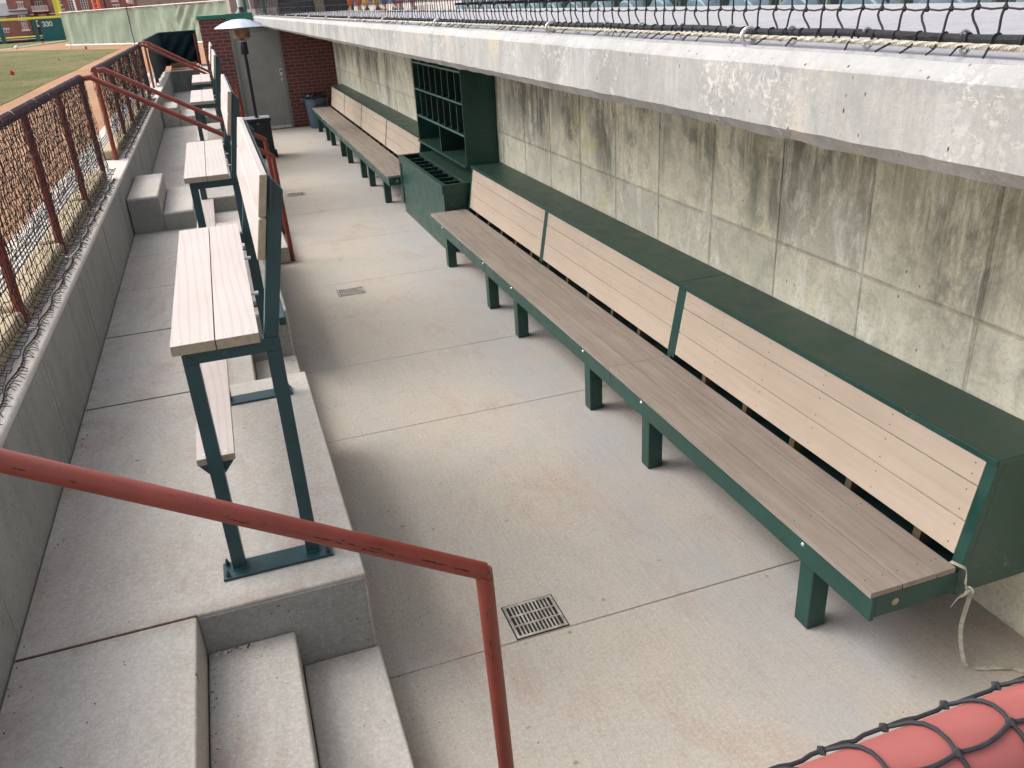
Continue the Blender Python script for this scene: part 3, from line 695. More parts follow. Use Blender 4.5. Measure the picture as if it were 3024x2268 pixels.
# ================================================================ HIGH BENCHES
def high_bench(label, ya, L):
    t = thing("high_bench", label, "bench", (-.12, ya, ZP), "raised benches along the walkway")
    tr_ = lambda y: ya + y
    frames = [0.013, L - .085]
    for q, fy in enumerate(frames):
        yA, yB = tr_(fy), tr_(fy + .05)
        b = MB(); b.box(-.31, .106, yA - .045, yB + .012, ZP + .0005, ZP + .0125)
        pl = b.build("base_plate", 'teal', t, bevel=.0015)
        for (cx_, cy_) in ((-.292, yA - .028), (-.292, yB - .004), (.088, yA - .028), (.088, yB - .004)):
            b = MB(); b.tube([(cx_, cy_, ZP + .012), (cx_, cy_, ZP + .028)], .0085, 6); b.tube([(cx_, cy_, ZP + .028), (cx_, cy_, ZP + .040)], .0045, 6)
            o = b.build("anchor_bolt", 'teal', t); o.parent = pl
        for x in (-.272, .008):
            b = MB(); b.box(x, x + .05, yA, yB, ZP + .0127, 1.3995)
            b.box(x - .006, x + .056, yA - .004, yB + .004, ZP + .0126, ZP + .0165)
            b.build("leg", 'teal', t, bevel=.005)
        b = MB(); b.box(-.272, .058, yA, yB, 1.400, 1.450); b.tube([(-.270, yA - .0006, 1.448), (-.2225, yA - .0006, 1.402)], .0028, 5); b.tube([(.056, yA - .0006, 1.448), (.0085, yA - .0006, 1.402)], .0035, 5)
        b.build("seat_bar", 'teal', t, bevel=.005)
        b = MB(); b.prism_y([(.006, 1.4505), (.056, 1.4505), (.155, 1.949), (.115, 2.004)], yA, yB); b.build("back_post", 'teal', t, bevel=.003)
        yb_ = yB + .001 if q == 0 else yA - .009
        b = MB(); b.prism_y([(-.272, .935), (-.222, .935), (-.184, .982), (-.306, .982)], yb_, yb_ + .008); b.build("footrest_bracket", 'teal', t, bevel=.001)
    b = MB(); b.box(.068, .092, tr_(.064), tr_(L - .086), 1.47, 1.50); b.build("rear_rail", 'teal', t, bevel=.003)
    b = MB(); b.prism_y([(.100, 1.895), (.108, 1.893), (.128, 1.990), (.120, 1.992)], tr_(.0), tr_(L - .02))
    b.build("back_strip", 'teal', t, bevel=.001)
    for k in (.33, .66):
        b = MB(); b.box(-.27, .02, tr_(L * k), tr_(L * k) + .03, 1.4415, 1.4495); b.build("board_cleat", 'steel', t)
    yE = tr_(L)
    for x0, x1 in ((-.297, -.1545), (-.1505, -.008)):
        b = MB(); b.box(x0, x1, ya - .015, yE, 1.4505, 1.4865)
        for y_ in (ya + .025, ya + L * .58, yE - .04):
            for x_ in (x0 + .032, x1 - .032):
                if abs(y_ - ya - L * .58) < .01 and x_ > x0 + .06: continue
                b.disc((x_, y_, 1.4862), (0, 0, 1), .0058, .0012, 8, 1)
        b.mi[0:6] = [0, 0, 2, 0, 2, 0]
        b.build("seat_board", ['hboard', 'bolt', 'endgrain'], t, bevel=.004)
    for z0, z1 in ((1.731, 1.868), (1.872, 2.009)):
        px = lambda z: .0035 + (z - 1.45) * .1975
        b = MB(); b.prism_y([(px(z0) - .026, z0 + .002), (px(z0), z0), (px(z1), z1 - .002), (px(z1) - .026, z1 + .001)], ya - .003, yE)
        b.mi[0] = 1; b.mi[1] = 1
        b.build("back_board", ['hboard', 'endgrain'], t, bevel=.004)
    b = MB(); b.box(-.312, -.177, tr_(.067), tr_(L - .09), .983, 1.009)
    for y_ in (tr_(.10), tr_(L * .5), tr_(L - .13)):
        for x_ in (-.285, -.205): b.disc((x_, y_, 1.0088), (0, 0, 1), .0055, .0012, 8, 1)
    b.mi[2] = 2
    b.build("footrest_board", ['hboard', 'bolt', 'endgrain'], t, bevel=.004)
    return t
high_bench("nearest raised bench on the walkway, its legs beside the foreground handrail", 2.822, 1.70)
high_bench("second raised bench on the walkway, behind the nearest one", 6.08, 1.77)
high_bench("third raised bench on the walkway, beyond the pair of red handrails", 11.56, 1.80)
high_bench("farthest raised bench on the walkway, before the brick wall", 14.93, 1.84)

# ================================================================ RAILS
def pipe(b, pts, r=.0242, n=20, mi=0): b.tube(pts, r, n, mi)
def handrail(label, Y, elbow_x=.452, plate=True, zt=1.999):
    t = thing("handrail", label, "handrail", (.46, Y, 0), "red stair handrails")
    b = MB(); pipe(b, [(-1.13, Y, zt - .004), (-1.055, Y, zt), (elbow_x, Y, 1.118)], .0242); b.build("rail", 'red', t, smooth=True)
    b = MB(); pipe(b, [(elbow_x - .0005, Y, 1.122), (elbow_x + .012, Y, .6), (elbow_x + .026, Y, .002)], .0236); b.build("post", 'red', t, smooth=True)
    b = MB(); b.torus((elbow_x, Y, 1.105), .0245, .0022, (.45, 0, .9), 20, 6); b.build("weld", 'red', t, smooth=True)
    if plate:
        b = MB(); b.box(.4455, .4485, Y - .0, Y + .11, .02, .165)
        pl = b.build("mounting_plate", 'red', t)
        b = MB()
        for yy_, zz_ in ((Y + .05, .13), (Y + .05, .06), (Y + .09, .13), (Y + .09, .06)): b.lathe((.449, yy_, zz_), [(.008, 0), (.008, .004), (0, .006)], 10, 0, 'x')
        o = b.build("plate_bolts", 'bolt', t); o.parent = pl
    return t
hr = handrail("red pipe handrail sloping across the foreground, black scratches near its elbow", 1.72, elbow_x=.436, plate=False)
rs = random.Random(5)
for k in range(22):
    d_ = Vector((.861, 0, -.509)); n1 = Vector((0, -1, 0)); n2 = Vector((.509, 0, .861)); e0 = Vector((.436, 1.72, 1.118))
    if k < 15:
        s_ = -rs.uniform(.03, .46) if k < 12 else -rs.uniform(.6, 1.1); l_ = rs.uniform(.008, .05); a_ = R(rs.uniform(-8, 22)); pts = []
        for i in range(6):
            aa = a_ + rs.uniform(-.05, .05); pts.append(e0 + d_ * (s_ - l_ * i / 5) + (n1 * math.cos(aa) + n2 * math.sin(aa)) * .0240)
    else:
        z_ = 1.07 - rs.uniform(0, .22); a_ = R(rs.uniform(195, 250)); pts = []
        for i in range(5):
            aa = a_ + rs.uniform(-.06, .06); zz = z_ - .028 * i / 4; pts.append(Vector((.437 + (1.118 - zz) * .0235 + .0234 * math.cos(aa), 1.72 + .0234 * math.sin(aa), zz)))
    b = MB(); b.tube(pts, [.0002, .0011, .0014, .0007, .0012, .0002][:len(pts)], 5); b.build("paint_scratch", 'void', hr)
handrail("red pipe handrail on the near side of the middle steps", 9.05, elbow_x=.450)
handrail("red pipe handrail on the far side of the middle steps", 10.33, elbow_x=.462)
handrail("red pipe handrail on the near side of the farthest steps", 17.9)
handrail("red pipe handrail on the far side of the farthest steps", 19.07, zt=2.012)

XG = -1.15
def net_grid(b, P, nu, nv, r, wob, knots=0.0, seed=0, sides=3):
    """P(u,v)->Vector; strands of a square-mesh net with slack"""
    rnd = random.Random(seed); pt = {}
    for i in range(nu + 1):
        for j in range(nv + 1):
            p_ = P(i / nu, j / nv) + Vector((rnd.uniform(-1, 1) * wob * .8, rnd.uniform(-1, 1) * wob, rnd.uniform(-1, 1) * wob)); pt[i, j] = p_
    for i in range(nu + 1):
        b.tube([q for j in range(nv + 1) for q in ((pt[i, j], (pt[i, j] + pt[i, j + 1]) / 2 + Vector((0, rnd.uniform(-1, 1) * wob * .7, 0))) if j < nv else (pt[i, j],))], r, sides, cap=False)
    for j in range(nv + 1):
        b.tube([q for i in range(nu + 1) for q in ((pt[i, j], (pt[i, j] + pt[i + 1, j]) / 2 + Vector((0, 0, -wob * .9))) if i < nu else (pt[i, j],))], r, sides, cap=False)
    if knots:
        for p_ in pt.values(): b.tube([p_ - Vector((0, 0, knots)), p_ + Vector((0, 0, knots))], knots * .85, 5)
def guard(label, netlabel, ya, yb, posts, seed):
    t = thing("guard_railing", label, "railing", (XG, ya, 1.06), "red guard railings on the retaining wall")
    b = MB(); pipe(b, [(XG, ya - .02, 2.0), (XG, yb + .02, 2.0)], .0285); b.build("top_rail", 'red', t, smooth=True)
    for y in posts:
        b = MB(); pipe(b, [(XG - .005, y, 1.066), (XG, y, 1.975)], .0245, 14); b.build("post", 'red', t, smooth=True)
    tn = thing("safety_net", netlabel, "net", (XG, ya, 1.06), "black nets on the guard railings")
    L = yb - ya; nu = int(L / .048); nv = 19
    rnd = random.Random(seed)
    def P(u, v):
        y = ya + u * L; z = 1.985 - v * .91
        x = XG + .036 + .012 * noise.noise((y * 2.2, v * 3, seed)) + .02 * v * v
        if v > .9: x += (v - .9) * .55; z = 1.985 - .90 * .91 - (v - .9) * .12
        sag = .018 * math.sin(y * 4.3 + v * 6) * v
        return Vector((x, y + sag, z + .014 * noise.noise((y * 3, v * 5, 2.2))))
    b = MB(); net_grid(b, P, nu, nv, .0024, .008, seed=seed)
    def P2(u, v):
        q = P(u, v * .70); return Vector((q.x - .075 + .02 * noise.noise((q.y, v * 4, 8)), q.y + .017, q.z + .012))
    net_grid(b, P2, int(L / .060), 11, .0021, .011, seed=seed + 5)
    b.build("mesh", 'net', tn)
    # lashing wound round the rail
    b = MB(); n_ = int(L / .028); pts = []
    for i in range(n_ * 8):
        a = 2 * math.pi * i / 8; y = ya + L * i / (n_ * 8)
        rr = .0318 + .002 * noise.noise((i * .3, 0, 0)); pts.append((XG + rr * math.cos(a), y, 2.0 + rr * math.sin(a)))
    b.tube(pts, .0026, 4, cap=False)
    for i in range(int(L / .4)):
        y = ya + i * .4 + rnd.uniform(-.015, .015); a = rnd.uniform(0, 6)
        b.tube([(XG + .033 * math.cos(a + k * .7), y + k * .02, 2 + .033 * math.sin(a + k * .7)) for k in range(7)], .003, 4, cap=False)
    b.build("lashing", 'lash', tn)
    for y in posts:
        b = MB(); pts = []
        for i in range(90):
            a = i * .24; pts.append((XG + .027 * math.cos(a), y + .027 * math.sin(a), 1.09 + i * .0098 + .01 * math.sin(i)))
        b.tube(pts, .002, 3, cap=False)
        b.build("post_lashing", 'net', tn)
    b = MB(); b.tube([(XG + .075 + .012 * math.sin(i * 1.3), ya + L * i / 80, 1.074) for i in range(81)], .004, 5, cap=False)
    for i in range(int(L / .035)):
        y = ya + i * .035 + rnd.uniform(-.01, .01); x = XG + .075; l_ = rnd.uniform(.02, .055)
        b.tube([(x, y, 1.074), (x + l_ * .5, y + rnd.uniform(-.02, .02), 1.082), (x + l_, y + rnd.uniform(-.02, .02), 1.068)], .0022, 3, cap=False)
    b.build("hem_cord", 'net', tn)
    return t
g1p = [1.76, 3.22, 4.68, 6.14, 7.60, 9.05]; g2p = [10.33, 11.87, 13.35, 14.85, 16.35, 17.9]
guard("red pipe guard railing nearest the camera at the left edge", "dense black net laced to the nearest guard railing", 1.72, 9.05, g1p, 3)
guard("red pipe guard railing beyond the middle steps", "dense black net laced to the guard railing beyond the middle steps", 10.33, 17.9, g2p, 11)
k_ = 0
for P_ in (g1p, g2p):
    for a, e in zip(P_[:-1], P_[1:]):
        b = MB(); b.box(XG - .15, XG + .022, a + .045, e - .045, 1.066, 1.165)
        o = b.build("foam_pad", 'tan', bevel=.03, seg=4, origin=(XG - .09, (a + e) / 2, 1.066))
        k_ += 1
        nm = ["nearest", "second", "third", "fourth", "fifth"][(k_ - 1) % 5]
        tag(o, f"{nm} tan pad behind the net of the {'nearest' if k_ <= 5 else 'farther'} guard railing", "pad", "tan pads along the wall top")

# third guard with dark windscreen
t = thing("guard_railing", "red guard railing wrapped in a dark green windscreen beyond the farthest steps", "railing", (XG - .05, 24, 1.06), "red guard railings on the retaining wall")
b = MB(); pipe(b, [(-1.2, 19.07, 2.0), (-1.2, 20.7, 2.0)], .026, 10); b.build("top_rail", 'red', t, smooth=True)
b = MB(); pipe(b, [(-1.2, 20.7, 2.0), (-1.2, 28.0, 2.0), (-.2, 28.4, 2.0)], .034, 10); b.build("rail_sleeve", 'tarp', t, smooth=True)
for (x, y) in [(-1.2, 19.09), (-1.2, 20.6), (-1.2, 22.1), (-1.2, 23.6), (-1.2, 25.1), (-1.2, 26.6), (-1.2, 28.0), (-.2, 28.4), (-.2, 25.6)]:
    b = MB(); pipe(b, [(x, y, 1.06), (x, y, 1.98)], .0245, 10); b.build("post", 'red', t, smooth=True)
b = MB()
def curtain(b, P, nu, nv, mi=0, th=.004):
    vs = []; fs = []
    for side in (0, 1):
        for i in range(nu + 1):
            for j in range(nv + 1):
                q = P(i / nu, j / nv); vs.append((q[0] + side * th, q[1] + side * th, q[2]))
    N_ = (nu + 1) * (nv + 1)
    for i in range(nu):
        for j in range(nv):
            a = i * (nv + 1) + j; fs.append((a, a + 1, a + nv + 2, a + nv + 1)); fs.append((N_ + a, N_ + a + nv + 1, N_ + a + nv + 2, N_ + a + 1))
    b.add(vs, fs, mi)
curtain(b, lambda u, v: (-1.165 + .05 * v * noise.noise((u * 9, v * 2, 0)), 20.8 + u * 7.2, 2.02 - v * (.92 + .12 * noise.noise((u * 16, 1, 0)))), 90, 14)
curtain(b, lambda u, v: (-1.165 + u * .97, 27.98 + u * .4 + .10 * math.sin((u * .8 + v * .55) * 22) * v * (1 - v * .5), 2.02 - v * (.90 + .10 * noise.noise((u * 8, 3, 0)))), 60, 16)
curtain(b, lambda u, v: (-.17 + .015 * noise.noise((u * 9, v * 3, 4)), 28.4 - u * 3.6, 2.06 + .22 * max(0, .12 - abs(u - .12)) / .12 - v * (.97 + .04 * noise.noise((u * 20, 7, 0)))), 40, 10)
b.build("windscreen", 'tarp', t, smooth=True)

# foreground railing at the bottom right corner with its net
t = thing("guard_railing", "close blurred red rail under black net at the bottom right corner", "railing", (1.0, .3, .95), "red guard railings on the retaining wall")
b = MB(); pipe(b, [(.05, .300, 1.977), (2.65, .300, 1.992)], .0335, 32); b.build("top_rail", 'redbright', t, smooth=True)
for x in (1.35, 2.6):
    b = MB(); pipe(b, [(x, .300, .0), (x, .300, 1.96)], .0242, 16); b.build("post", 'redbright', t, smooth=True)
tn = thing("safety_net", "black knotted net draped over the close rail at the bottom right corner", "net", (1.0, .3, 2.0))
b = MB(); rnd = random.Random(4); rad = .0358; M_ = .052
def draped(x, s_):          # s_ = arc length measured from the far upper side
    a = math.radians(26) - s_ / rad
    zc = 1.977 + (x - .05) * .0058
    if a > math.radians(26): 
        return Vector((x, .300 + rad * math.cos(math.radians(26)) + .002, zc + rad * math.sin(math.radians(26)) - 0))
    if a < math.radians(-170): return Vector((x, .300 - rad - .004, zc - (math.radians(-170) - a) * rad))
    a2 = math.radians(26) + (math.radians(26) - a)
    return Vector((x, .300 + rad * math.cos(a2), zc + rad * math.sin(a2)))
cols = [(.06 + i * M_) for i in range(50)]
rows = [-.002 + j * M_ for j in range(12)]
K_ = {}
for i, x in enumerate(cols):
    for j, s_ in enumerate(rows):
        K_[i, j] = (x + rnd.uniform(-.003, .003) + .35 * M_ * (j % 2), s_ + rnd.uniform(-.004, .004))
for (i, j), (x, s_) in K_.items():
    p_ = draped(x, s_); b.add(*(lambda c_: ([c_ + Vector(d) * .0048 for d in ((1, 0, 0), (-1, 0, 0), (0, 1, 0), (0, -1, 0), (0, 0, 1), (0, 0, -1))],
        [(0, 2, 4), (2, 1, 4), (1, 3, 4), (3, 0, 4), (2, 0, 5), (1, 2, 5), (3, 1, 5), (0, 3, 5)]))(p_))
    for (i2, j2) in ((i + 1, j), (i, j + 1)):
        if (i2, j2) in K_:
            x2, s2 = K_[i2, j2]
            pts = []
            for k in range(7):
                u = k / 6; bow = math.sin(math.pi * u)
                xx = x + (x2 - x) * u + (bow * .007 if j2 > j else 0); ss = s_ + (s2 - s_) * u + (bow * .004 if i2 > i else 0)
                pts.append(draped(xx, ss))
            b.tube(pts, .0016, 6, cap=False)
b.build("mesh", 'netg', tn, smooth=True)

# ================================================================ ROOF NET, ROPE, EYE BOLTS
XN = 1.16
tn = thing("safety_net", "tall black backstop net rising from the rope on the dugout roof", "net", (XN, 8, 2.36))
b = MB(); rnd = random.Random(21); pit = .053; ncol = int(19.3 / pit)
z0 = 2.386
px_ = {}
for i in range(ncol + 1):
    y = .75 + i * pit
    for j in range(0, 15):
        z = z0 + (.042 if j == 1 else .042 + (j - 1) * .056) if j else z0
        px_[i, j] = Vector((XN + rnd.uniform(-.003, .003) + .010 * j * noise.noise((y * .4, j * .2, 0)), y + rnd.uniform(-.004, .004) + (-.018 if j == 0 and i % 2 else 0), z + rnd.uniform(-.002, .002)))
for i in range(ncol + 1):
    pts = []
    for j in range(14):
        a, c = px_[i, j], px_[i, j + 1]; pts.append(a)
        k = .012 if i % 2 else .003
        f_ = (1 if j == 0 else .3)
        for u_, w_ in ((.3, .35), (.55, .85), (.75, 1.0), (.9, .7)): pts.append(a + (c - a) * u_ + Vector((0, k * f_ * w_, 0)))
    pts.append(px_[i, 14]); near = pts[0].y < 6
    b.tube(pts, .0021, 5 if near else 3, cap=False)
    for j in range(1, 4 if near else 1):
        c = px_[i, j]; b.tube([c - Vector((0, .0, .0045)), c, c + Vector((0, 0, .0045))], [.0025, .0052, .0025], 6)
for j in range(1, 15):
    pts = []
    for i in range(ncol): a, c = px_[i, j], px_[i + 1, j]; pts += [a, (a + c) / 2 + Vector((0, 0, -.0025))]
    b.tube(pts, .0016, 4, cap=False)
for i in range(ncol):
    y = .75 + i * pit; rnd_ = random.Random(i)
    if y < 7:
        c = Vector((XN - .002, y, 2.383)); b.torus(c, .0092, .0022, (rnd_.uniform(-.2, .2), 1, rnd_.uniform(-.3, .3)), 10, 4)
        if rnd_.random() < .45: b.torus(c + Vector((-.008, .012, -.006)), .010, .0022, (1, rnd_.uniform(-.5, .5), .4), 9, 4, a0=20, a1=300)
        if rnd_.random() < .38: e_ = rnd_.uniform(-.014, .014); k_ = rnd_.uniform(.5, 1); b.tube([c + Vector((-.012, 0, -.010)), c + Vector((-.020, e_ * .4, -.016 * k_)), c + Vector((-.020 - .018 * k_, e_, -.023))], .0019, 4)
    elif y < 19.5: b.tube([(XN - .012, y, 2.376), (XN - .012, y + .004, 2.396)], .003, 4)
b.build("mesh", 'net', tn)
b = MB()
pts = [(XN + .002 * math.sin(i * .7), .7 + i * .08, 2.385 + .002 * math.sin(i * .9)) for i in range(244)]
b.tube(pts, .0072, 8, cap=True); b.build("border_rope", 'rope', tn, smooth=True)
b = MB()
for q in range(3):
    pts = []
    for i in range(1500):
        y = .7 + 3.6 * i / 1500; a = y * 290 + q * 2.094
        pts.append((XN - .010 + .0026 * math.cos(a), y, 2.3725 + .0026 * math.sin(a)))
    b.tube(pts, .0030, 4, cap=False)
b.tube([(XN - .010, 4.3, 2.3725), (XN - .010, 20.1, 2.3725)], .0052, 8)
b.build("cable", 'strap', tn, smooth=True)
hk = MB(); y = .9; hooks = []
while y < 19.9:
    hk = MB(); c = Vector((XN - .005, y, 2.378)); pts = []
    for i in range(15):
        a = R(-150 + i * 20); pts.append(c + Vector((.013 * math.cos(a), .004 * (i - 7) / 7, .0175 * math.sin(a))))
    hk.tube(pts, .0028 if y < 6 else .003, 6); hooks.append(hk); y += .225
for hk in hooks: hk.build("snap_hook", 'steel', tn, smooth=True)
eb = thing("eye_bolt", "galvanised eye bolt screwed into the roof edge under the cable", "eye bolt", (XN - .012, 1.72, 2.3565), "eye bolts along the roof edge")
b = MB(); b.torus((XN - .012, 1.72, 2.374), .0165, .0052, (.15, 1, 0), 24, 8); b.build("eye", 'steel', eb, smooth=True)
b = MB(); b.tube([(XN - .012, 1.72, 2.3555), (XN - .012, 1.72, 2.360)], .009, 10); b.build("washer", 'steel', eb)
for y in (2.92, 4.5, 5.9, 7.3, 8.7, 10.1, 11.5, 12.9, 14.3, 15.7, 17.1, 18.5):
    c = copy_tree(eb); c.location = (XN - .012, y, 2.3565)

# ================================================================ BRICK END WALL WITH DOOR
YB = 20.2
t = thing("brick_wall", "red brick end wall with a green metal coping and a grey door", "brick wall", (1.3, YB, 0))
DX0, DX1, DZ = .56, 1.60, 2.12
b = MB(); b.box(-.02, DX0, YB, YB + .12, 0, 2.34); b.box(DX1, 3.0, YB, YB + .12, 0, 2.17); b.box(DX0, 1.10, YB, YB + .12, DZ, 2.34); b.box(1.10, DX1, YB, YB + .12, DZ, 2.17)
b.build("wall", 'brick', t)
b = MB(); b.box(-.0201, .10, YB + .121, YB + .55, 0, 2.34); b.build("side_wall", 'brick_y', t)
b = MB(); b.box(-.05, .535, YB - .03, YB + .6, 2.341, 2.42); b.build("coping", 'greenpole', t, bevel=.004)
b = MB(); b.box(.537, 1.095, YB - .06, YB + .6, 2.30, 2.43); b.build("coping", 'greenpole', t, bevel=.004)
b = MB(); b.box(DX0, DX0 + .055, YB - .012, YB + .10, 0, DZ); b.box(DX1 - .055, DX1, YB - .012, YB + .10, 0, DZ); b.box(DX0 + .055, DX1 - .055, YB - .012, YB + .10, DZ - .055, DZ)
fr = b.build("door_frame", 'frame', t, bevel=.004)
b = MB(); b.box(DX0 + .059, DX1 - .059, YB + .035, YB + .08, .03, DZ - .058); dr = b.build("door", 'door', t, bevel=.002)
b = MB(); b.tube([(1.50, YB + .034, 1.05), (1.50, YB - .02, 1.05), (1.40, YB - .022, 1.048)], .011, 10); b.lathe((1.50, YB + .02, 1.05), [(.03, 0), (.03, .001)], 16)
b.tube([(1.50, YB + .034, 1.05), (1.50, YB + .02, 1.05)], .032, 16); o = b.build("handle", 'chrome', t, smooth=True); o.parent = dr
b = MB(); b.box(1.468, 1.535, YB + .012, YB + .0345, 1.12, 1.27); b.tube([(1.50, YB + .012, 1.15), (1.50, YB + .002, 1.15)], .015, 12); o = b.build("lock", 'chrome', t, bevel=.006); o.parent = dr
b = MB(); b.tube([(1.50, YB + .0015, 1.15), (1.50, YB - .001, 1.15)], .006, 8); b.box(1.482, 1.52, YB + .010, YB + .0118, 1.20, 1.235); o = b.build("keyhole", 'black', t); o.parent = dr
b = MB(); b.box(DX0 + .06, DX1 - .06, YB + .005, YB + .034, .012, .075); b.build("door_sweep", 'chrome', t)
b = MB(); b.box(DX0 + .056, DX1 - .056, YB - .03, YB + .034, .001, .011); b.build("threshold", 'void', t)

# ================================================================ HEATER
t = thing("patio_heater", "tall black patio heater with a wide silver hood standing before the grey door", "patio heater", (.66, 16.45, 0))
HX, HY = .655, 16.42
b = MB(); b.prism_z([(HX - .24, HY - .2), (HX + .215, HY - .2), (HX + .215, HY + .22), (HX - .24, HY + .22)], .03, .645); b.build("tank_housing", 'black', t, bevel=.008)
b = MB(); b.box(HX - .262, HX + .235, HY - .225, HY + .24, .646, .70); b.build("housing_lid", ['black'], t, bevel=.008)
b = MB(); b.box(HX - .250, HX + .223, HY - .213, HY + .228, .7005, .706); b.build("lid_plate", 'steel', t, bevel=.003)
b = MB(); b.lathe((HX, HY, .706), [(.048, 0), (.048, .01), (.028, .018)], 20); b.tube([(HX, HY, .706), (HX, HY, 1.80)], .028, 20); b.build("pole", 'black', t, smooth=True)
b = MB(); b.lathe((HX, HY, 1.775), [(.0, 0), (.062, 0), (.068, .02), (.060, .20), (.056, .215), (0, .215)], 22); b.build("valve_collar", 'black', t, smooth=True)
b = MB(); b.lathe((HX, HY, 1.995), [(.0, 0), (.07, 0), (.075, .01), (.108, .028), (.142, .055), (.142, .19), (.148, .20), (.148, .215), (.10, .22), (0, .22)], 28)
b.torus((HX, HY, 2.10), .143, .004, (0, 0, 1), 28, 6); b.build("burner", 'burner', t, smooth=True)
b = MB(); b.lathe((HX, HY, 1.988), [(.0, 0), (.066, 0), (.066, .009), (0, .009)], 22); b.build("collar_ring", 'chrome', t, smooth=True)
b = MB(); b.lathe((HX - .01, HY, 2.235), [(.425, -.022), (.428, -.018), (.40, .006), (.30, .055), (.19, .092), (.165, .094), (.12, .108), (.05, .114), (0, .115), (0, .110), (.05, .109), (.12, .103), (.165, .089), (.19, .087), (.30, .050), (.40, .0), (.425, -.022)], 8 * 8)
b.build("hood", 'hood', t, smooth=True)
b = MB(); b.tube([(HX, HY, 2.215), (HX, HY, 2.34)], .03, 12); b.build("hood_stem", 'burner', t, smooth=True)
for s_ in (-1, 1):
    b = MB(); b.tube([(HX + s_ * .16, HY - .20, .07), (HX + s_ * .16 + .0, HY - .20, .07)], .01, 6)
b = MB(); b.tube([(HX + .215, HY - .19, .072), (HX + .25, HY - .19, .072)], .072, 20); b.build("wheel", 'black', t, bevel=.006)
b = MB(); b.tube([(HX - .28, HY - .19, .072), (HX - .245, HY - .19, .072)], .072, 20); b.build("wheel", 'black', t, bevel=.006)
b = MB(); b.torus((HX + .145, HY - .2012, .50), .058, .0022, (0, 1, 0), 24, 4); b.torus((HX + .145, HY - .2012, .50), .042, .0018, (0, 1, 0), 20, 4)
b.tube([(HX + .12, HY - .2015, .525), (HX + .168, HY - .2015, .525), (HX + .135, HY - .2015, .465)], .0022, 4); b.build("badge", 'rope', t)
b = MB(); b.lathe((HX - .015, HY - .201, .615), [(.009, -.002), (.009, .002)], 8); b.disc((HX - .02, HY - .2015, .615), (0, -1, 0), .008, .002, 10); b.disc((HX + .012, HY - .2015, .615), (0, -1, 0), .008, .002, 10); b.build("latch", 'chrome', t)

# ================================================================ TRASH CAN
t = thing("trash_can", "blue-grey round trash can with a black bag by the brick wall", "trash can", (2.06, 19.78, 0))
TX, TY = 2.13, 19.80
b = MB(); b.lathe((TX, TY, 0), [(0, .002), (.205, .002), (.215, .02), (.262, .62), (.28, .625), (.285, .68), (.27, .685), (.262, .67), (.21, .05), (0, .05)], 32)
for a in range(0, 360, 60):
    ca, sa = math.cos(R(a + 15)), math.sin(R(a + 15)); b.tube([(TX + .219 * ca, TY + .219 * sa, .04), (TX + .263 * ca, TY + .263 * sa, .58)], .010, 6)
b.build("can", 'bin', t, smooth=True)
b = MB(); b.box(TX - .34, TX - .27, TY - .06, TY + .06, .585, .635); b.build("handle", 'bin', t, bevel=.01)
b = MB(); b.tube([(TX - .08, TY - .255, .28), (TX - .09, TY - .268, .44), (TX - .05, TY - .275, .50), (TX + .18, TY - .21, .52)], .007, 5); b.build("embossed_rib", 'black', t)
b = MB(); vs = []; nb = 48; pr_ = [(.283, .635), (.292, .65), (.292, .69), (.275, .715), (.23, .70), (.15, .62), (.05, .55)]
for i, (r_, z_) in enumerate(pr_):
    for j in range(nb):
        a = 2 * math.pi * j / nb; k = 1 + .035 * noise.noise((math.cos(a) * 5, math.sin(a) * 5, i)); zz = z_ + (.03 * noise.noise((math.cos(a) * 6, math.sin(a) * 6, i * 3)))
        vs.append((TX + r_ * k * math.cos(a), TY + r_ * k * math.sin(a), zz))
b.add(vs, [(i * nb + j, i * nb + (j + 1) % nb, (i + 1) * nb + (j + 1) % nb, (i + 1) * nb + j) for i in range(len(pr_) - 1) for j in range(nb)]); b.build("bag_liner", 'bag', t)
b = MB(); b.add([(1.74, 19.99, .002), (1.80, 19.97, .03), (1.86, 20.0, .012), (1.9, 20.03, .004), (1.82, 20.05, .02)], [(0, 1, 4), (1, 2, 4), (2, 3, 4)])
tag(b.build("paper_scrap", 'trim'), "crumpled pale scrap on the floor by the brick wall", "litter")

# ================================================================ FLOOR DRAINS
def drain(label, x0, x1, y0, y1):
    t = thing("floor_drain", label, "floor drain", ((x0 + x1) / 2, (y0 + y1) / 2, 0), "square floor drains")
    b = MB(); b.box(x0 - .006, x1 + .006, y0 - .006, y1 + .006, .0004, .0016); b.build("drain_pit", 'void', t)
    b = MB(); e = .012; b.box(x0, x1, y0, y0 + e, .0018, .0045); b.box(x0, x1, y1 - e, y1, .0018, .0045)
    b.box(x0, x0 + e, y0 + e, y1 - e, .0018, .0045); b.box(x1 - e, x1, y0 + e, y1 - e, .0018, .0045)
    n_ = 12; w_ = (x1 - x0 - 2 * e); h_ = (y1 - y0 - 2 * e)
    for k in range(1, n_): x = x0 + e + w_ * k / n_; b.box(x - .0036, x + .0036, y0 + e, y1 - e, .0018, .0044)
    for k in (1, 2): y = y0 + e + h_ * k / 3; b.box(x0 + e, x1 - e, y - .004, y + .004, .0019, .0046)
    b.build("grate", 'grate', t)
drain("square slotted floor drain nearest the camera, beside the handrail post", .789, 1.020, 2.622, 2.835)
drain("square slotted floor drain in the middle of the floor", .765, 1.005, 7.58, 7.785)
drain("square slotted floor drain beyond the middle one, half covered in soil", .745, .985, 12.50, 12.72)
drain("square slotted floor drain beside the wheel of the patio heater", .74, .94, 17.35, 17.55)

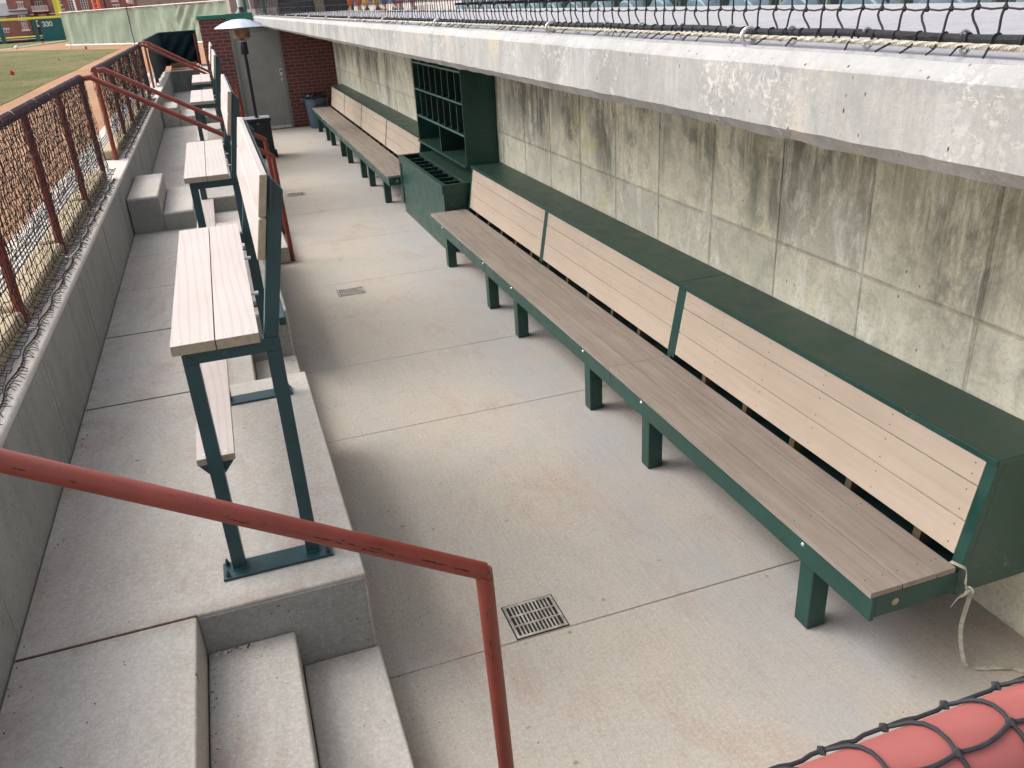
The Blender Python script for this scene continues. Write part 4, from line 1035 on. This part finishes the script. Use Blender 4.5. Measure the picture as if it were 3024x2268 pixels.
# seed hulls and grit
b = MB(); rnd = random.Random(99)
def hull(x, y, z, s_, mi):
    a = rnd.uniform(0, 6.28); l_ = s_ * rnd.uniform(.7, 1.3); w_ = l_ * .42; h_ = w_ * .7
    u = Vector((math.cos(a), math.sin(a), 0)); v = Vector((-u.y, u.x, 0)); c = Vector((x, y, z + .0005))
    b.add([c - u * l_, c - v * w_ + Vector((0, 0, h_ * .5)), c + u * l_, c + v * w_ + Vector((0, 0, h_ * .5)), c + Vector((0, 0, h_ * 1.4))], [(0, 1, 4), (1, 2, 4), (2, 3, 4), (3, 0, 4), (0, 3, 2, 1)], mi)
for _ in range(260): hull(rnd.uniform(.28, 2.5), 1.5 + 12 * rnd.random() ** 1.5, 0, .0038, 0 if rnd.random() < .62 else 1)
for _ in range(170): hull(.24 + abs(rnd.gauss(0, .12)), rnd.uniform(1.6, 9), 0, .0045, 0)
for _ in range(210): hull(-1.0 + abs(rnd.gauss(0, .035)), rnd.uniform(1.6, 8.9), ZP, .0052, 0 if rnd.random() < .75 else 1)
for _ in range(150):
    y = rnd.uniform(1.7, 8.8); hull(rnd.uniform(-.95, -.35 if (4.7 < y < 5.88 or y < 2.63) else .15), y, ZP, .0048, 0 if rnd.random() < .7 else 1)
for _ in range(22): hull(rnd.uniform(-.39, -.12), rnd.uniform(1.6, 2.6), .35, .0042, 0 if rnd.random() < .6 else 1)
for _ in range(22): hull(rnd.uniform(-.07, .19), rnd.uniform(1.6, 2.6), .175, .0042, 0 if rnd.random() < .6 else 1)
for _ in range(26): hull(-.39 + rnd.uniform(0, .14), 2.605 + rnd.uniform(-.012, .012), .352, .007, 1 if rnd.random() < .6 else 0)
for _ in range(16): hull(-.40 + rnd.uniform(0, .02), rnd.uniform(1.8, 2.6), .35, .006, 0)
for _ in range(22): hull(rnd.uniform(1.92, 2.27), rnd.uniform(1.9, 6), .460, .003, 1)
for _ in range(30): hull(rnd.uniform(-.70, -.64), rnd.uniform(9.0, 9.5), .702, .006, 0)
tag(b.build("seed_hulls", ['hull', 'hullw']), "scattered sunflower seed hulls on the concrete floors", "debris", kind='stuff')

# ================================================================ FIELD THINGS
for (x, y, h_, lb) in [(-5.72, 30.3, .30, "largest small red marker flag on the grass at the left edge"), (-5.81, 40.8, .18, "thin faded marker flag in the middle of the grass"),
                       (-5.92, 51.5, .30, "red marker flag on the grass near the dirt"), (-6.37, 64.9, .30, "bright red marker flag in front of the pale green screen"),
                       (-5.75, 62.9, .34, "pale pink marker flag in front of the pale green screen"), (-11.03, 72.4, .3, "farthest red marker flag near the foul line")]:
    t = thing("marker_flag", lb, "flag", (x, y, .955), "small marker flags on the field")
    b = MB(); b.tube([(x, y, .95), (x + .02, y, .95 + h_)], .005, 5); b.build("wire_staff", 'steel', t)
    b = MB(); z_ = .95 + h_; w2 = h_ * .42
    b.add([(x + .02, y, z_), (x + w2 * .5, y - .03, z_ - .02), (x + w2, y, z_ - .08), (x + w2 * .9, y + .02, z_ - .25 * h_ / .42), (x + .01, y, z_ - .22 * h_ / .42),
           (x + .02, y + .006, z_), (x + w2 * .5, y - .024, z_ - .02), (x + w2, y + .006, z_ - .08), (x + w2 * .9, y + .026, z_ - .25 * h_ / .42), (x + .01, y + .006, z_ - .22 * h_ / .42)],
          [(0, 1, 2, 3, 4), (9, 8, 7, 6, 5), (0, 5, 6, 1), (1, 6, 7, 2), (2, 7, 8, 3), (3, 8, 9, 4), (4, 9, 5, 0)])
    b.build("pennant", 'flag', t)
t = thing("marker_cone", "small white ball lying by the foul line", "ball", (-11.7, 64.6, .95)); b = MB(); b.lathe((-11.72, 66.5, .955), [(0, 0), (.1, .05), (.13, .12), (.1, .2), (0, .25)], 10); b.build("ball", 'white', t, smooth=True)
t.name = "practice_ball"
b = MB(); b.lathe((-7.6, 59.5, .955), [(0, 0), (.05, .02), (.05, .22), (0, .24)], 8); tag(b.build("marker_peg", 'white', smooth=True), "small white peg at the edge of the dirt", "peg")

# pale green windscreen fence
t = thing("windscreen_fence", "long fence hung with a faded pale green windscreen beyond the field", "fence", (-3, 58, .95))
A = Vector((-8.6, 66.5, 0)); B_ = Vector((1.8, 49.6, 0)); dr_ = (B_ - A).normalized(); nr = Vector((-dr_.y, dr_.x, 0))  # nr points away from the camera side when negated
Lf = (B_ - A).length
def scr(u, v):
    q = A + dr_ * Lf * u; s_ = u * Lf
    fold = .10 * noise.noise((s_ * 1.2, v * 1.4, 0)) + .05 * noise.noise((s_ * 4, v * .6, 3)) * v
    ctr = 14.2
    d = s_ - ctr
    fold += .07 * math.exp(-(d / 2.6) ** 2) * math.sin((abs(d) * 2.2 + v * 4.5) * 3.0) * (1 - v * .6)
    q = q + nr * fold
    return (q.x, q.y, 2.96 - .05 * math.sin(s_ * 2.3) ** 2 - v * (1.86 - .03 * math.sin(s_ * 5)))
b = MB(); curtain(b, scr, 260, 26, th=.01); b.build("windscreen", 'screen', t, smooth=True)
b = MB(); b.tube([A - nr * .06 + Vector((0, 0, 2.98)), B_ - nr * .06 + Vector((0, 0, 3.0))], .03, 8); b.build("top_pipe", 'trim', t)
b = MB(); q = [A + nr * .0, B_]; b.tube([A - nr * .14 + Vector((0, 0, 1.0)), B_ - nr * .14 + Vector((0, 0, 1.0))], .045, 6); b.build("base_pipe", 'white', t)
k = 0; s_ = 0
while s_ < Lf:
    q = A + dr_ * s_ + nr * (.22 if k not in (3, ) else -.16); b = MB(); b.tube([q + Vector((0, 0, .95)), q + Vector((0, 0, 3.05 if k % 3 else 3.12))], .028, 8); b.build("fence_post", 'rope', t); s_ += 3.05; k += 1

# outfield wall, low rails, foul pole
t = thing("outfield_wall", "dark green outfield wall panel marked 330 in white", "outfield wall", (-12.3, 88, .95))
b = MB(); b.box(-13.2, -11.33, 88.0, 88.15, .95, 2.74); b.build("panel", 'wallgreen', t)
b = MB(); b.box(-60, -11.30, 87.95, 88.2, 2.745, 2.93); b.build("top_rail", 'yellow', t, bevel=.03)
FN = {'3': [(-.5, .75), (-.2, 1), (.2, 1), (.5, .78), (.5, .6), (.12, .5), (.5, .4), (.52, .2), (.2, 0), (-.2, 0), (-.52, .25)],
      '0': [(-.5, .5), (-.42, .85), (0, 1.02), (.42, .85), (.5, .5), (.42, .15), (0, -.02), (-.42, .15), (-.5, .5)]}
b = MB()
for i, ch in enumerate("330"):
    b.tube([(-12.86 + i * .275 + px * .20, 87.985, 2.14 + pz * .36) for px, pz in FN[ch]], .037, 8)
b.build("distance_numerals", 'white', t, smooth=True)
t = thing("outfield_fence", "low dark outfield fence with green posts and yellow rails", "fence", (-25, 88, .95))
for x in [-13.6 - 2.72 * k for k in range(16)]:
    b = MB(); b.box(x - .16, x + .16, 88.02, 88.14, .90, 2.744); b.build("fence_post", 'wallgreen', t)
b = MB(); b.tube([(-60, 88.1, 1.33), (-13.22, 88.1, 1.40)], .06, 8); b.build("middle_rail", 'yellow', t)
b = MB(); b.tube([(-60, 88.3, 1.16), (-13.22, 88.3, 1.22)], .03, 8); b.build("lower_rail", 'trim', t)
b = MB(); b.box(-60, -13.22, 88.4, 88.45, .5, 1.12); b.build("dark_panel", 'rope', t)
t = thing("foul_pole", "tall bright yellow foul pole with a wide screen beside the 330 panel", "foul pole", (-11.3, 88, .95))
b = MB(); b.tube([(-11.27, 88.0, .95), (-11.27, 88.0, 12)], .11, 12); b.build("pole", 'yellow', t, smooth=True)
b = MB()
b.box(-11.72, -11.66, 87.98, 88.03, 2.95, 11.5)
z_ = 2.97
while z_ < 11.4: b.box(-11.66, -11.37, 87.99, 88.01, z_, z_ + .085); z_ += .105
b.build("wing_screen", 'yellow', t)

# far apartment building; coordinates given for a facade at 125 m and pushed out to its own distance
SB = 1.6
def fx(x, z): return (x * SB, 2.49 + (z - 2.49) * SB)
t = thing("apartment_building", "red brick apartment building with pale trim beyond the outfield wall", "building", (-30, 204, -1))
YF = 200
def bbox(b, x0, x1, z0, z1, y0, y1, mi=0):
    a, c = fx(x0, z0), fx(x1, z1); b.box(a[0], c[0], y0, y1, a[1], c[1], mi)
b = MB(); bbox(b, -21.7, -19.1, .3, 7.5, YF, YF + 14); bbox(b, -19.1, -17.2, .3, 7.5, YF + 1.4, YF + 14); bbox(b, -17.2, -16.6, .3, 7.5, YF, YF + 14)
bbox(b, -16.6, -6.6, .3, 7.5, YF + .5, YF + 14); bbox(b, -40, -21.7, .3, 3.45, YF - 1, YF + 14)
b.build("wall", 'bldg', t)
b = MB(); a = fx(-40, 3.45); c = fx(-21.7, 4.9)
b.add([(a[0], YF - 1.4, a[1]), (c[0], YF - 1.4, a[1]), (c[0], YF + 6, c[1]), (a[0], YF + 6, c[1])], [(0, 1, 2, 3)])
a = fx(-21.8, 3.5); c = fx(-19.6, 3.95); b.add([(a[0], YF - 1.4, a[1]), (c[0], YF - 1.4, a[1]), (c[0], YF - .01, c[1]), (a[0], YF - .01, c[1])], [(0, 1, 2, 3)])
b.build("roof", 'roof', t)
b = MB(); bbox(b, -21.7, -19.6, .5, 3.49, YF - 1.0, YF - .001); b.build("lower_wing", 'bldg', t)
def window(x0, x1, z0, z1, y=YF, cols=2, rows=2, sill=True, lintel=True):
    a, c = fx(x0, z0), fx(x1, z1)
    b = MB(); w_ = c[0] - a[0]; h_ = c[1] - a[1]; e = .09
    b.box(a[0], a[0] + e, y - .10, y - .002, a[1], c[1]); b.box(c[0] - e, c[0], y - .10, y - .002, a[1], c[1]); b.box(a[0] + e, c[0] - e, y - .10, y - .002, c[1] - e, c[1]); b.box(a[0] + e, c[0] - e, y - .10, y - .002, a[1], a[1] + e)
    for k in range(1, cols): x = a[0] + w_ * k / cols; b.box(x - .06, x + .06, y - .09, y - .002, a[1] + e, c[1] - e)
    for k in range(1, rows): z = a[1] + h_ * k / rows; b.box(a[0] + e, c[0] - e, y - .085, y - .003, z - .035, z + .035)
    o = b.build("window", 'trim', t)
    b = MB(); b.box(a[0] + .02, c[0] - .02, y - .05, y - .01, a[1] + .02, c[1] - .02); g_ = b.build("pane", 'glass', t); g_.parent = o
    if sill: b = MB(); b.box(a[0] - .25, c[0] + .25, y - .25, y - .003, a[1] - .32, a[1] - .01); q_ = b.build("sill", 'trim', t); q_.parent = o
    if lintel: b = MB(); b.box(a[0] - .2, c[0] + .2, y - .16, y - .003, c[1] + .01, c[1] + .22); q_ = b.build("lintel", 'trim', t); q_.parent = o
window(-20.55, -19.95, 4.2, 4.80, YF, 2, 4)
window(-18.75, -17.95, 3.65, 4.85, YF + 1.4, 3, 1, False, False); window(-18.6, -17.9, 2.6, 3.25, YF + 1.4, 3, 1, False)
window(-20.73, -19.98, 2.97, 3.45, YF - 1.0, 2, 4, True, False); window(-22.75, -22.1, 2.9, 3.3, YF - 1.0, 2, 2, False, False)
window(-20.63, -19.98, 1.80, 2.65, YF - 1.0, 3, 5, True, False); window(-22.75, -22.15, 1.55, 1.95, YF - 1.0, 2, 2, False)
window(-19.05, -18.85, 2.2, 2.6, YF - 1.0, 1, 2)
window(-16.25, -15.75, 4.35, 4.95, YF + .5, 2, 2); window(-16.15, -15.6, 3.2, 3.72, YF + .5, 3, 4)
window(-14.95, -14.35, 3.6, 5.0, YF + .5, 2, 5, False); window(-13.55, -12.75, 3.6, 5.0, YF + .5, 3, 5, False)
window(-9.9, -9.3, 4.45, 5.0, YF + .5, 2, 2); window(-9.9, -9.2, 3.5, 3.9, YF + .5, 2, 2); window(-7.9, -7.4, 3.9, 4.9, YF + .5, 2, 3, False)
b = MB(); bbox(b, -21.75, -19.6, 3.96, 4.08, YF - .35, YF - .001)
for x0, x1, z in ((-19.55, -19.05, 3.35), (-17.3, -16.6, 3.35), (-15.3, -14.9, 3.5)): bbox(b, x0, x1, z, z + .09, YF - .3, YF - .001)
b.build("stone_band", 'trim', t)
b = MB(); a = fx(-19.05, 3.68); c = fx(-17.25, 4.33); b.box(a[0], c[0], YF - .9, YF + 1.39, a[1], a[1] + .22)
b.box(a[0], c[0], YF - .9, YF - .8, c[1] - .1, c[1])
n_ = 26
for k in range(n_ + 1): x = a[0] + (c[0] - a[0]) * k / n_; b.box(x - .025, x + .025, YF - .88, YF - .82, a[1] + .22, c[1] - .1)
b.build("balcony", 'trim', t)
b = MB(); bbox(b, -20.3, -14, .2, 1.15, YF - 1.6, YF - 1.02); b.build("parking_podium", 'rope', t)
t = thing("light_pole", "slim white pole standing before the apartment building", "pole", (-17.2, 120, 0)); b = MB(); b.tube([(-13.25, 118, -1), (-13.55, 118, 9)], .10, 8); b.build("mast", 'white', t)
t = thing("ladder_frame", "orange ladder frame rising behind the pale green screen", "ladder", (-9, 95, 0))
b = MB(); b.tube([(-9.2, 95, 0), (-9.2, 95, 6)], .09, 6); b.tube([(-8.75, 95, 0), (-8.75, 95, 6)], .13, 6)
for k in range(12): b.tube([(-9.2, 95, 1 + k * .4), (-8.75, 95, 1 + k * .4)], .05, 5)
b.build("frame", 'orange', t)
b = MB(); b.box(-40, -26, 190, 190.3, -1.2, .2); b.build("hedge", 'orange') if False else None
t = thing("masonry_building", "long plain grey-brown masonry building behind the pale screen", "building", (20, 150, -1))
b = MB(); b.box(-8.4, 60, 150, 165, -1.3, 14); b.build("wall", 'bldg2', t)
for k in range(7):
    b = MB(); x = -6.5 + k * 8; b.box(x, x + 2.2, 149.9, 149.99, 3.3, 3.9); b.build("ledge", 'trim', t)
t = thing("street_lamp", "thin dark lamp post behind the pale screen", "street lamp", (-6.2, 70, 0)); b = MB(); b.tube([(-6.2, 72, .9), (-6.25, 72, 6)], .06, 6); b.build("post", 'rope', t)
t = thing("street_lamp", "dark lantern post left of the masonry building", "street lamp", (-3.6, 66, 0)); b = MB(); b.tube([(-4.4, 70, .9), (-4.4, 70, 3.3)], .05, 6); b.build("post", 'rope', t); b = MB(); b.lathe((-4.4, 70, 3.3), [(.08, 0), (.2, .1), (.24, .7), (.1, .9), (0, .95)], 10); b.build("lantern", 'trim', t)

# poles behind the coping
t = thing("net_mast", "white post with a black boot behind the green coping", "mast", (.98, 21.5, 2.3))
b = MB(); b.tube([(.93, 21.6, 2.3), (.90, 21.6, 4.2)], .045, 12); b.build("mast", 'white', t, smooth=True)
b = MB(); b.lathe((.93, 21.5, 2.40), [(.18, 0), (.15, .03), (.09, .07), (.06, .15)], 14); b.build("boot", 'black', t, smooth=True)
t = thing("gate_post", "bright green post behind the green coping", "post", (1.05, 21.8, 2.3)); b = MB(); b.tube([(1.045, 21.8, 2.3), (1.03, 21.8, 4.2)], .04, 12); b.build("post", 'greenpole', t, smooth=True)
t = thing("gate_post", "second green post right of the white mast", "post", (1.6, 22.8, 2.3)); b = MB(); b.tube([(1.55, 22.8, 2.2), (1.5, 22.8, 4.2)], .045, 12); b.build("post", 'greenpole', t, smooth=True)
t = thing("guy_cable", "slanting pale cable behind the green coping", "cable", (1.3, 22, 2.3)); b = MB(); b.tube([(1.17, 21.5, 2.3), (1.05, 21.5, 4.0)], .012, 6); b.build("cable", 'white', t)
t = thing("concourse_building", "brown brick concourse building behind the dugout roof", "building", (8, 45, 2))
b = MB(); b.box(1.5, 40, 45, 55, .9, 14); b.build("wall", 'bldg2', t)
b = MB(); b.box(2.0, 40, 44.8, 44.99, 2.1, 2.5); b.build("base_band", 'trim', t)

# ================================================================ STANDS, SEATS, PEOPLE
t = thing("grandstand", "stepped concrete grandstand behind the dugout roof", "grandstand", (5, 8, 0))
b = MB(); b.box(2.97, 4.10, -.6, 44, .9, 1.95); b.box(4.10, 4.95, -.6, 44, .9, 2.15); b.box(4.95, 9.0, -.6, 44, .9, 2.35); b.build("terrace", 'top', t)
b = MB(); b.box(2.97, 3.05, 12.2, 20.1, 1.951, 2.30); b.box(3.05, 4.09, 12.2, 30, 1.952, 2.30); b.build("landing", 'slabtop', t)
t = thing("brick_backdrop", "pink-brown brick wall behind the stadium seats", "brick wall", (9, 8, 2)); b = MB(); b.box(9.0, 9.3, -.6, 30, 2.35, 6.0); b.build("wall", 'brick_y', t)
def seat(x, y, z):
    t = thing("stadium_seat", "dark green folding stadium seat in the front row behind the roof", "stadium seat", (x, y, z), "front row of folding stadium seats")
    b = MB(); vs = []; fs = []; n1, n2 = 10, 7
    for side in (0, 1):
        for i in range(n1 + 1):
            for j in range(n2 + 1):
                u = i / n1 * 2 - 1; v = j / n2; hw = .225 * (1 - .10 * v)
                top = .40 + .055 * math.sqrt(max(0, 1 - u * u * .9))
                vs.append((x + .12 + .05 * v - .045 * (1 - u * u) * -1 + side * .02, y + u * hw, z + .42 + v * top))
    N_ = (n1 + 1) * (n2 + 1)
    for i in range(n1):
        for j in range(n2):
            a = i * (n2 + 1) + j; fs += [(a, a + 1, a + n2 + 2, a + n2 + 1), (N_ + a, N_ + a + n2 + 1, N_ + a + n2 + 2, N_ + a + 1)]
    b.add(vs, fs); b.build("backrest", 'seatplastic', t, smooth=True)
    b = MB(); pts = [(y + .20 * math.cos(R(a)), z + .28 + .155 * math.sin(R(a))) for a in range(0, 181, 15)] + [(y - .20, z + .10), (y + .20, z + .10)]
    n_ = len(pts); b.add([(x + .02 - .03 * math.sin(i / n_ * 3.14), p_[0], p_[1]) for i, p_ in enumerate(pts)] + [(x + .07, p_[0], p_[1]) for p_ in pts], [tuple(range(n_)), tuple(reversed(range(n_, 2 * n_)))] + [(i, i + n_, (i + 1) % n_ + n_, (i + 1) % n_) for i in range(n_)])
    b.build("seat_pan", 'seatpan', t, bevel=.015, seg=3)
    for s_ in (-1,):
        b = MB(); b.box(x - .12, x + .14, y + s_ * .27 - .02, y + s_ * .27 + .02, z + .435, z + .465); b.build("armrest", 'black', t, bevel=.008)
        b = MB(); b.box(x + .04, x + .10, y + s_ * .27 - .015, y + s_ * .27 + .015, z, z + .434); b.build("standard", 'seatplastic', t, bevel=.004)
    return t
s0 = seat(3.32, 2.3, 1.952)
for k in range(1, 18): c = copy_tree(s0); c.location = (3.32, 2.3 + k * .56, 1.952)
for k in range(18):
    c = copy_tree(s0); c.location = (4.35, 2.5 + k * .56, 2.152)
    c['label'] = "dark green folding stadium seat in the second row behind the roof"; c['group'] = "second row of folding stadium seats"

def skin_mesh(name, verts, edges, radii, root, mat, parent, sub=1):
    me = bpy.data.meshes.new(name); me.from_pydata([tuple(Vector(v) - parent.location) for v in verts], edges, [])
    me.materials.append(mat); o = bpy.data.objects.new(name, me); C.objects.link(o); o.parent = parent
    s_ = o.modifiers.new("skin", 'SKIN'); s_.use_smooth_shade = True
    for i, r_ in enumerate(radii):
        me.skin_vertices[0].data[i].radius = (r_, r_); me.skin_vertices[0].data[i].use_root = (i == root)
    o.modifiers.new("sub", 'SUBSURF').levels = sub; o.modifiers["sub"].render_levels = sub
    return o
def person(label, x, y, z, tc, jc, sc, hair=(.04, .025, .015), face=1, pose=0.0):
    t = thing("person", label, "person", (x, y, z)); h = 1.74
    f_ = face
    mk = lambda n_, c_: mat_flat(n_, c_, .85, 0, .12, 12).name
    Tm, Jm, Sm, Hm = (bpy.data.materials[mk(n_, c_)] for n_, c_ in (("trousers_cloth", tc), ("jacket_cloth", jc), ("shoe_leather", sc), ("hair_colour", hair)))
    V = [(0, 0, .96), (0, 0, 1.12), (0, 0, 1.30), (0, 0, 1.44), (0, 0, 1.52), (0, .01 * f_, 1.60), (0, .015 * f_, 1.70),
         (0, 0, 1.40)]
    E = [(0, 1), (1, 2), (2, 3), (3, 4), (4, 5), (5, 6)]; Rr = [.12, .115, .13, .075, .052, .085, .07]
    V = V[:7]
    for s_ in (-1, 1):
        i = len(V); st = .10 * pose * s_
        V += [(s_ * .17, 0, 1.41), (s_ * .22, -.02, 1.14), (s_ * .21, .10 * f_, .92), (s_ * .20, .14 * f_, .86)]; E += [(3, i), (i, i + 1), (i + 1, i + 2), (i + 2, i + 3)]; Rr += [.055, .042, .03, .026]
        for k, (dx, dz) in enumerate(((-.025, -.08), (-.008, -.095), (.010, -.09), (.026, -.075))):
            V += [(s_ * .20 + dx, .15 * f_, .86 + dz * .5), (s_ * .20 + dx, .145 * f_, .86 + dz)]; j = len(V) - 2; E += [(i + 3, j), (j, j + 1)]; Rr += [.010, .008]
        V += [(s_ * .17, .175 * f_, .83)]; E += [(i + 3, len(V) - 1)]; Rr += [.010]
        i = len(V); V += [(s_ * .09, 0, .90), (s_ * .11, .02 * f_ + st, .50), (s_ * .12, st, .09), (s_ * .13, st + .13 * f_, .035)]
        E += [(0, i), (i, i + 1), (i + 1, i + 2), (i + 2, i + 3)]; Rr += [.085, .058, .042, .035]
    W = lambda L_: [(x + a, y + b_, z + c_) for a, b_, c_ in L_]
    skin_mesh("body", W(V), E, Rr, 0, MT['skin'], t)
    V = [(0, 0, 1.0), (0, 0, .92)]; E = [(0, 1)]; Rr = [.145, .14]
    for s_ in (-1, 1):
        st = .10 * pose * s_; i = len(V); V += [(s_ * .10, 0, .85), (s_ * .11, .02 * f_ + st, .50), (s_ * .12, st, .12)]; E += [(1, i), (i, i + 1), (i + 1, i + 2)]; Rr += [.108, .082, .072]
    skin_mesh("trousers", W(V), E, Rr, 0, Tm, t)
    V = [(0, 0, .98), (0, 0, 1.15), (0, 0, 1.32), (0, 0, 1.45)]; E = [(0, 1), (1, 2), (2, 3)]; Rr = [.155, .145, .16, .075]
    for s_ in (-1, 1): i = len(V); V += [(s_ * .18, 0, 1.41), (s_ * .225, -.02, 1.14), (s_ * .212, .09 * f_, .95)]; E += [(2, i), (i, i + 1), (i + 1, i + 2)]; Rr += [.072, .058, .045]
    skin_mesh("jacket", W(V), E, Rr, 0, Jm, t)
    for s_ in (-1, 1):
        st = .10 * pose * s_
        b = MB(); c_ = (x + s_ * .125, y + st, z)
        pr2 = [(-.09, .045), (-.05, .05), (.05, .048), (.14, .045), (.19, .03)]
        vs = [];
        for dy, hw in pr2:
            hh = .10 if dy < 0 else .085 - dy * .2
            for a in range(8): an = R(a * 45 + 22); vs.append((c_[0] + hw * math.cos(an), c_[1] + dy * f_, z + max(.002, hh / 2 + hh / 2 * math.sin(an))))
        b.add(vs, [(i * 8 + j, i * 8 + (j + 1) % 8, (i + 1) * 8 + (j + 1) % 8, (i + 1) * 8 + j) for i in range(4) for j in range(8)] + [tuple(range(8)), tuple(range(32, 40))])
        o = b.build("shoe", 'black', t, smooth=True); o.data.materials.clear(); o.data.materials.append(Sm)
    b = MB(); b.lathe((x, y - .012 * f_, z + 1.66), [(.088, -.02), (.096, .03), (.085, .085), (.045, .12), (0, .128)], 16); o = b.build("hair", 'black', t, smooth=True); o.data.materials.clear(); o.data.materials.append(Hm)
    b = MB(); b.lathe((x, y + .10 * f_, z + 1.625), [(0, -.018), (.012, -.01), (.009, .012), (0, .02)], 8)
    for s_ in (-1, 1): b.lathe((x + s_ * .032, y + .088 * f_, z + 1.652), [(0, -.006), (.008, 0), (0, .006)], 8)
    b.build("face_features", 'hull', t)
person("person in orange trousers and lime shoes standing left of the others beyond the net", 3.42, 20.9, 2.30, (.80, .13, .03), (.75, .14, .04), (.45, .70, .05), face=-1, pose=1)
person("person in mustard work trousers standing beyond the net", 3.36, 18.4, 2.30, (.60, .34, .05), (.30, .28, .22), (.10, .07, .05), face=1, pose=.6)
person("person in blue jeans standing beyond the net", 3.36, 16.6, 2.30, (.05, .12, .30), (.30, .05, .05), (.06, .05, .05), face=-1, pose=.8)
person("person in red trousers standing nearest the seats beyond the net", 3.30, 14.9, 2.30, (.42, .05, .07), (.10, .14, .25), (.3, .3, .3), face=1, pose=.7)
for k, (y, lb) in enumerate([(18.3, "dark navy padded column at the far end of the roof"), (14.6, "dark navy padded column between the far end and the people")]):
    pass
t = thing("padded_column", "wide dark navy padded column at the far end of the roof", "column", (2.0, 22, 2.3)); b = MB(); b.box(1.75, 2.55, 21.2, 21.9, 2.2, 5); b.build("pad", 'black', t, bevel=.04); b = MB(); b.box(2.56, 2.78, 21.25, 21.6, 2.2, 5); b.build("casing", 'tan', t)
t = thing("padded_column", "dark navy padded column right of the wide one", "column", (3.0, 22, 2.3)); b = MB(); b.box(2.80, 3.45, 21.2, 21.9, 2.2, 5); b.build("pad", 'black', t, bevel=.04)
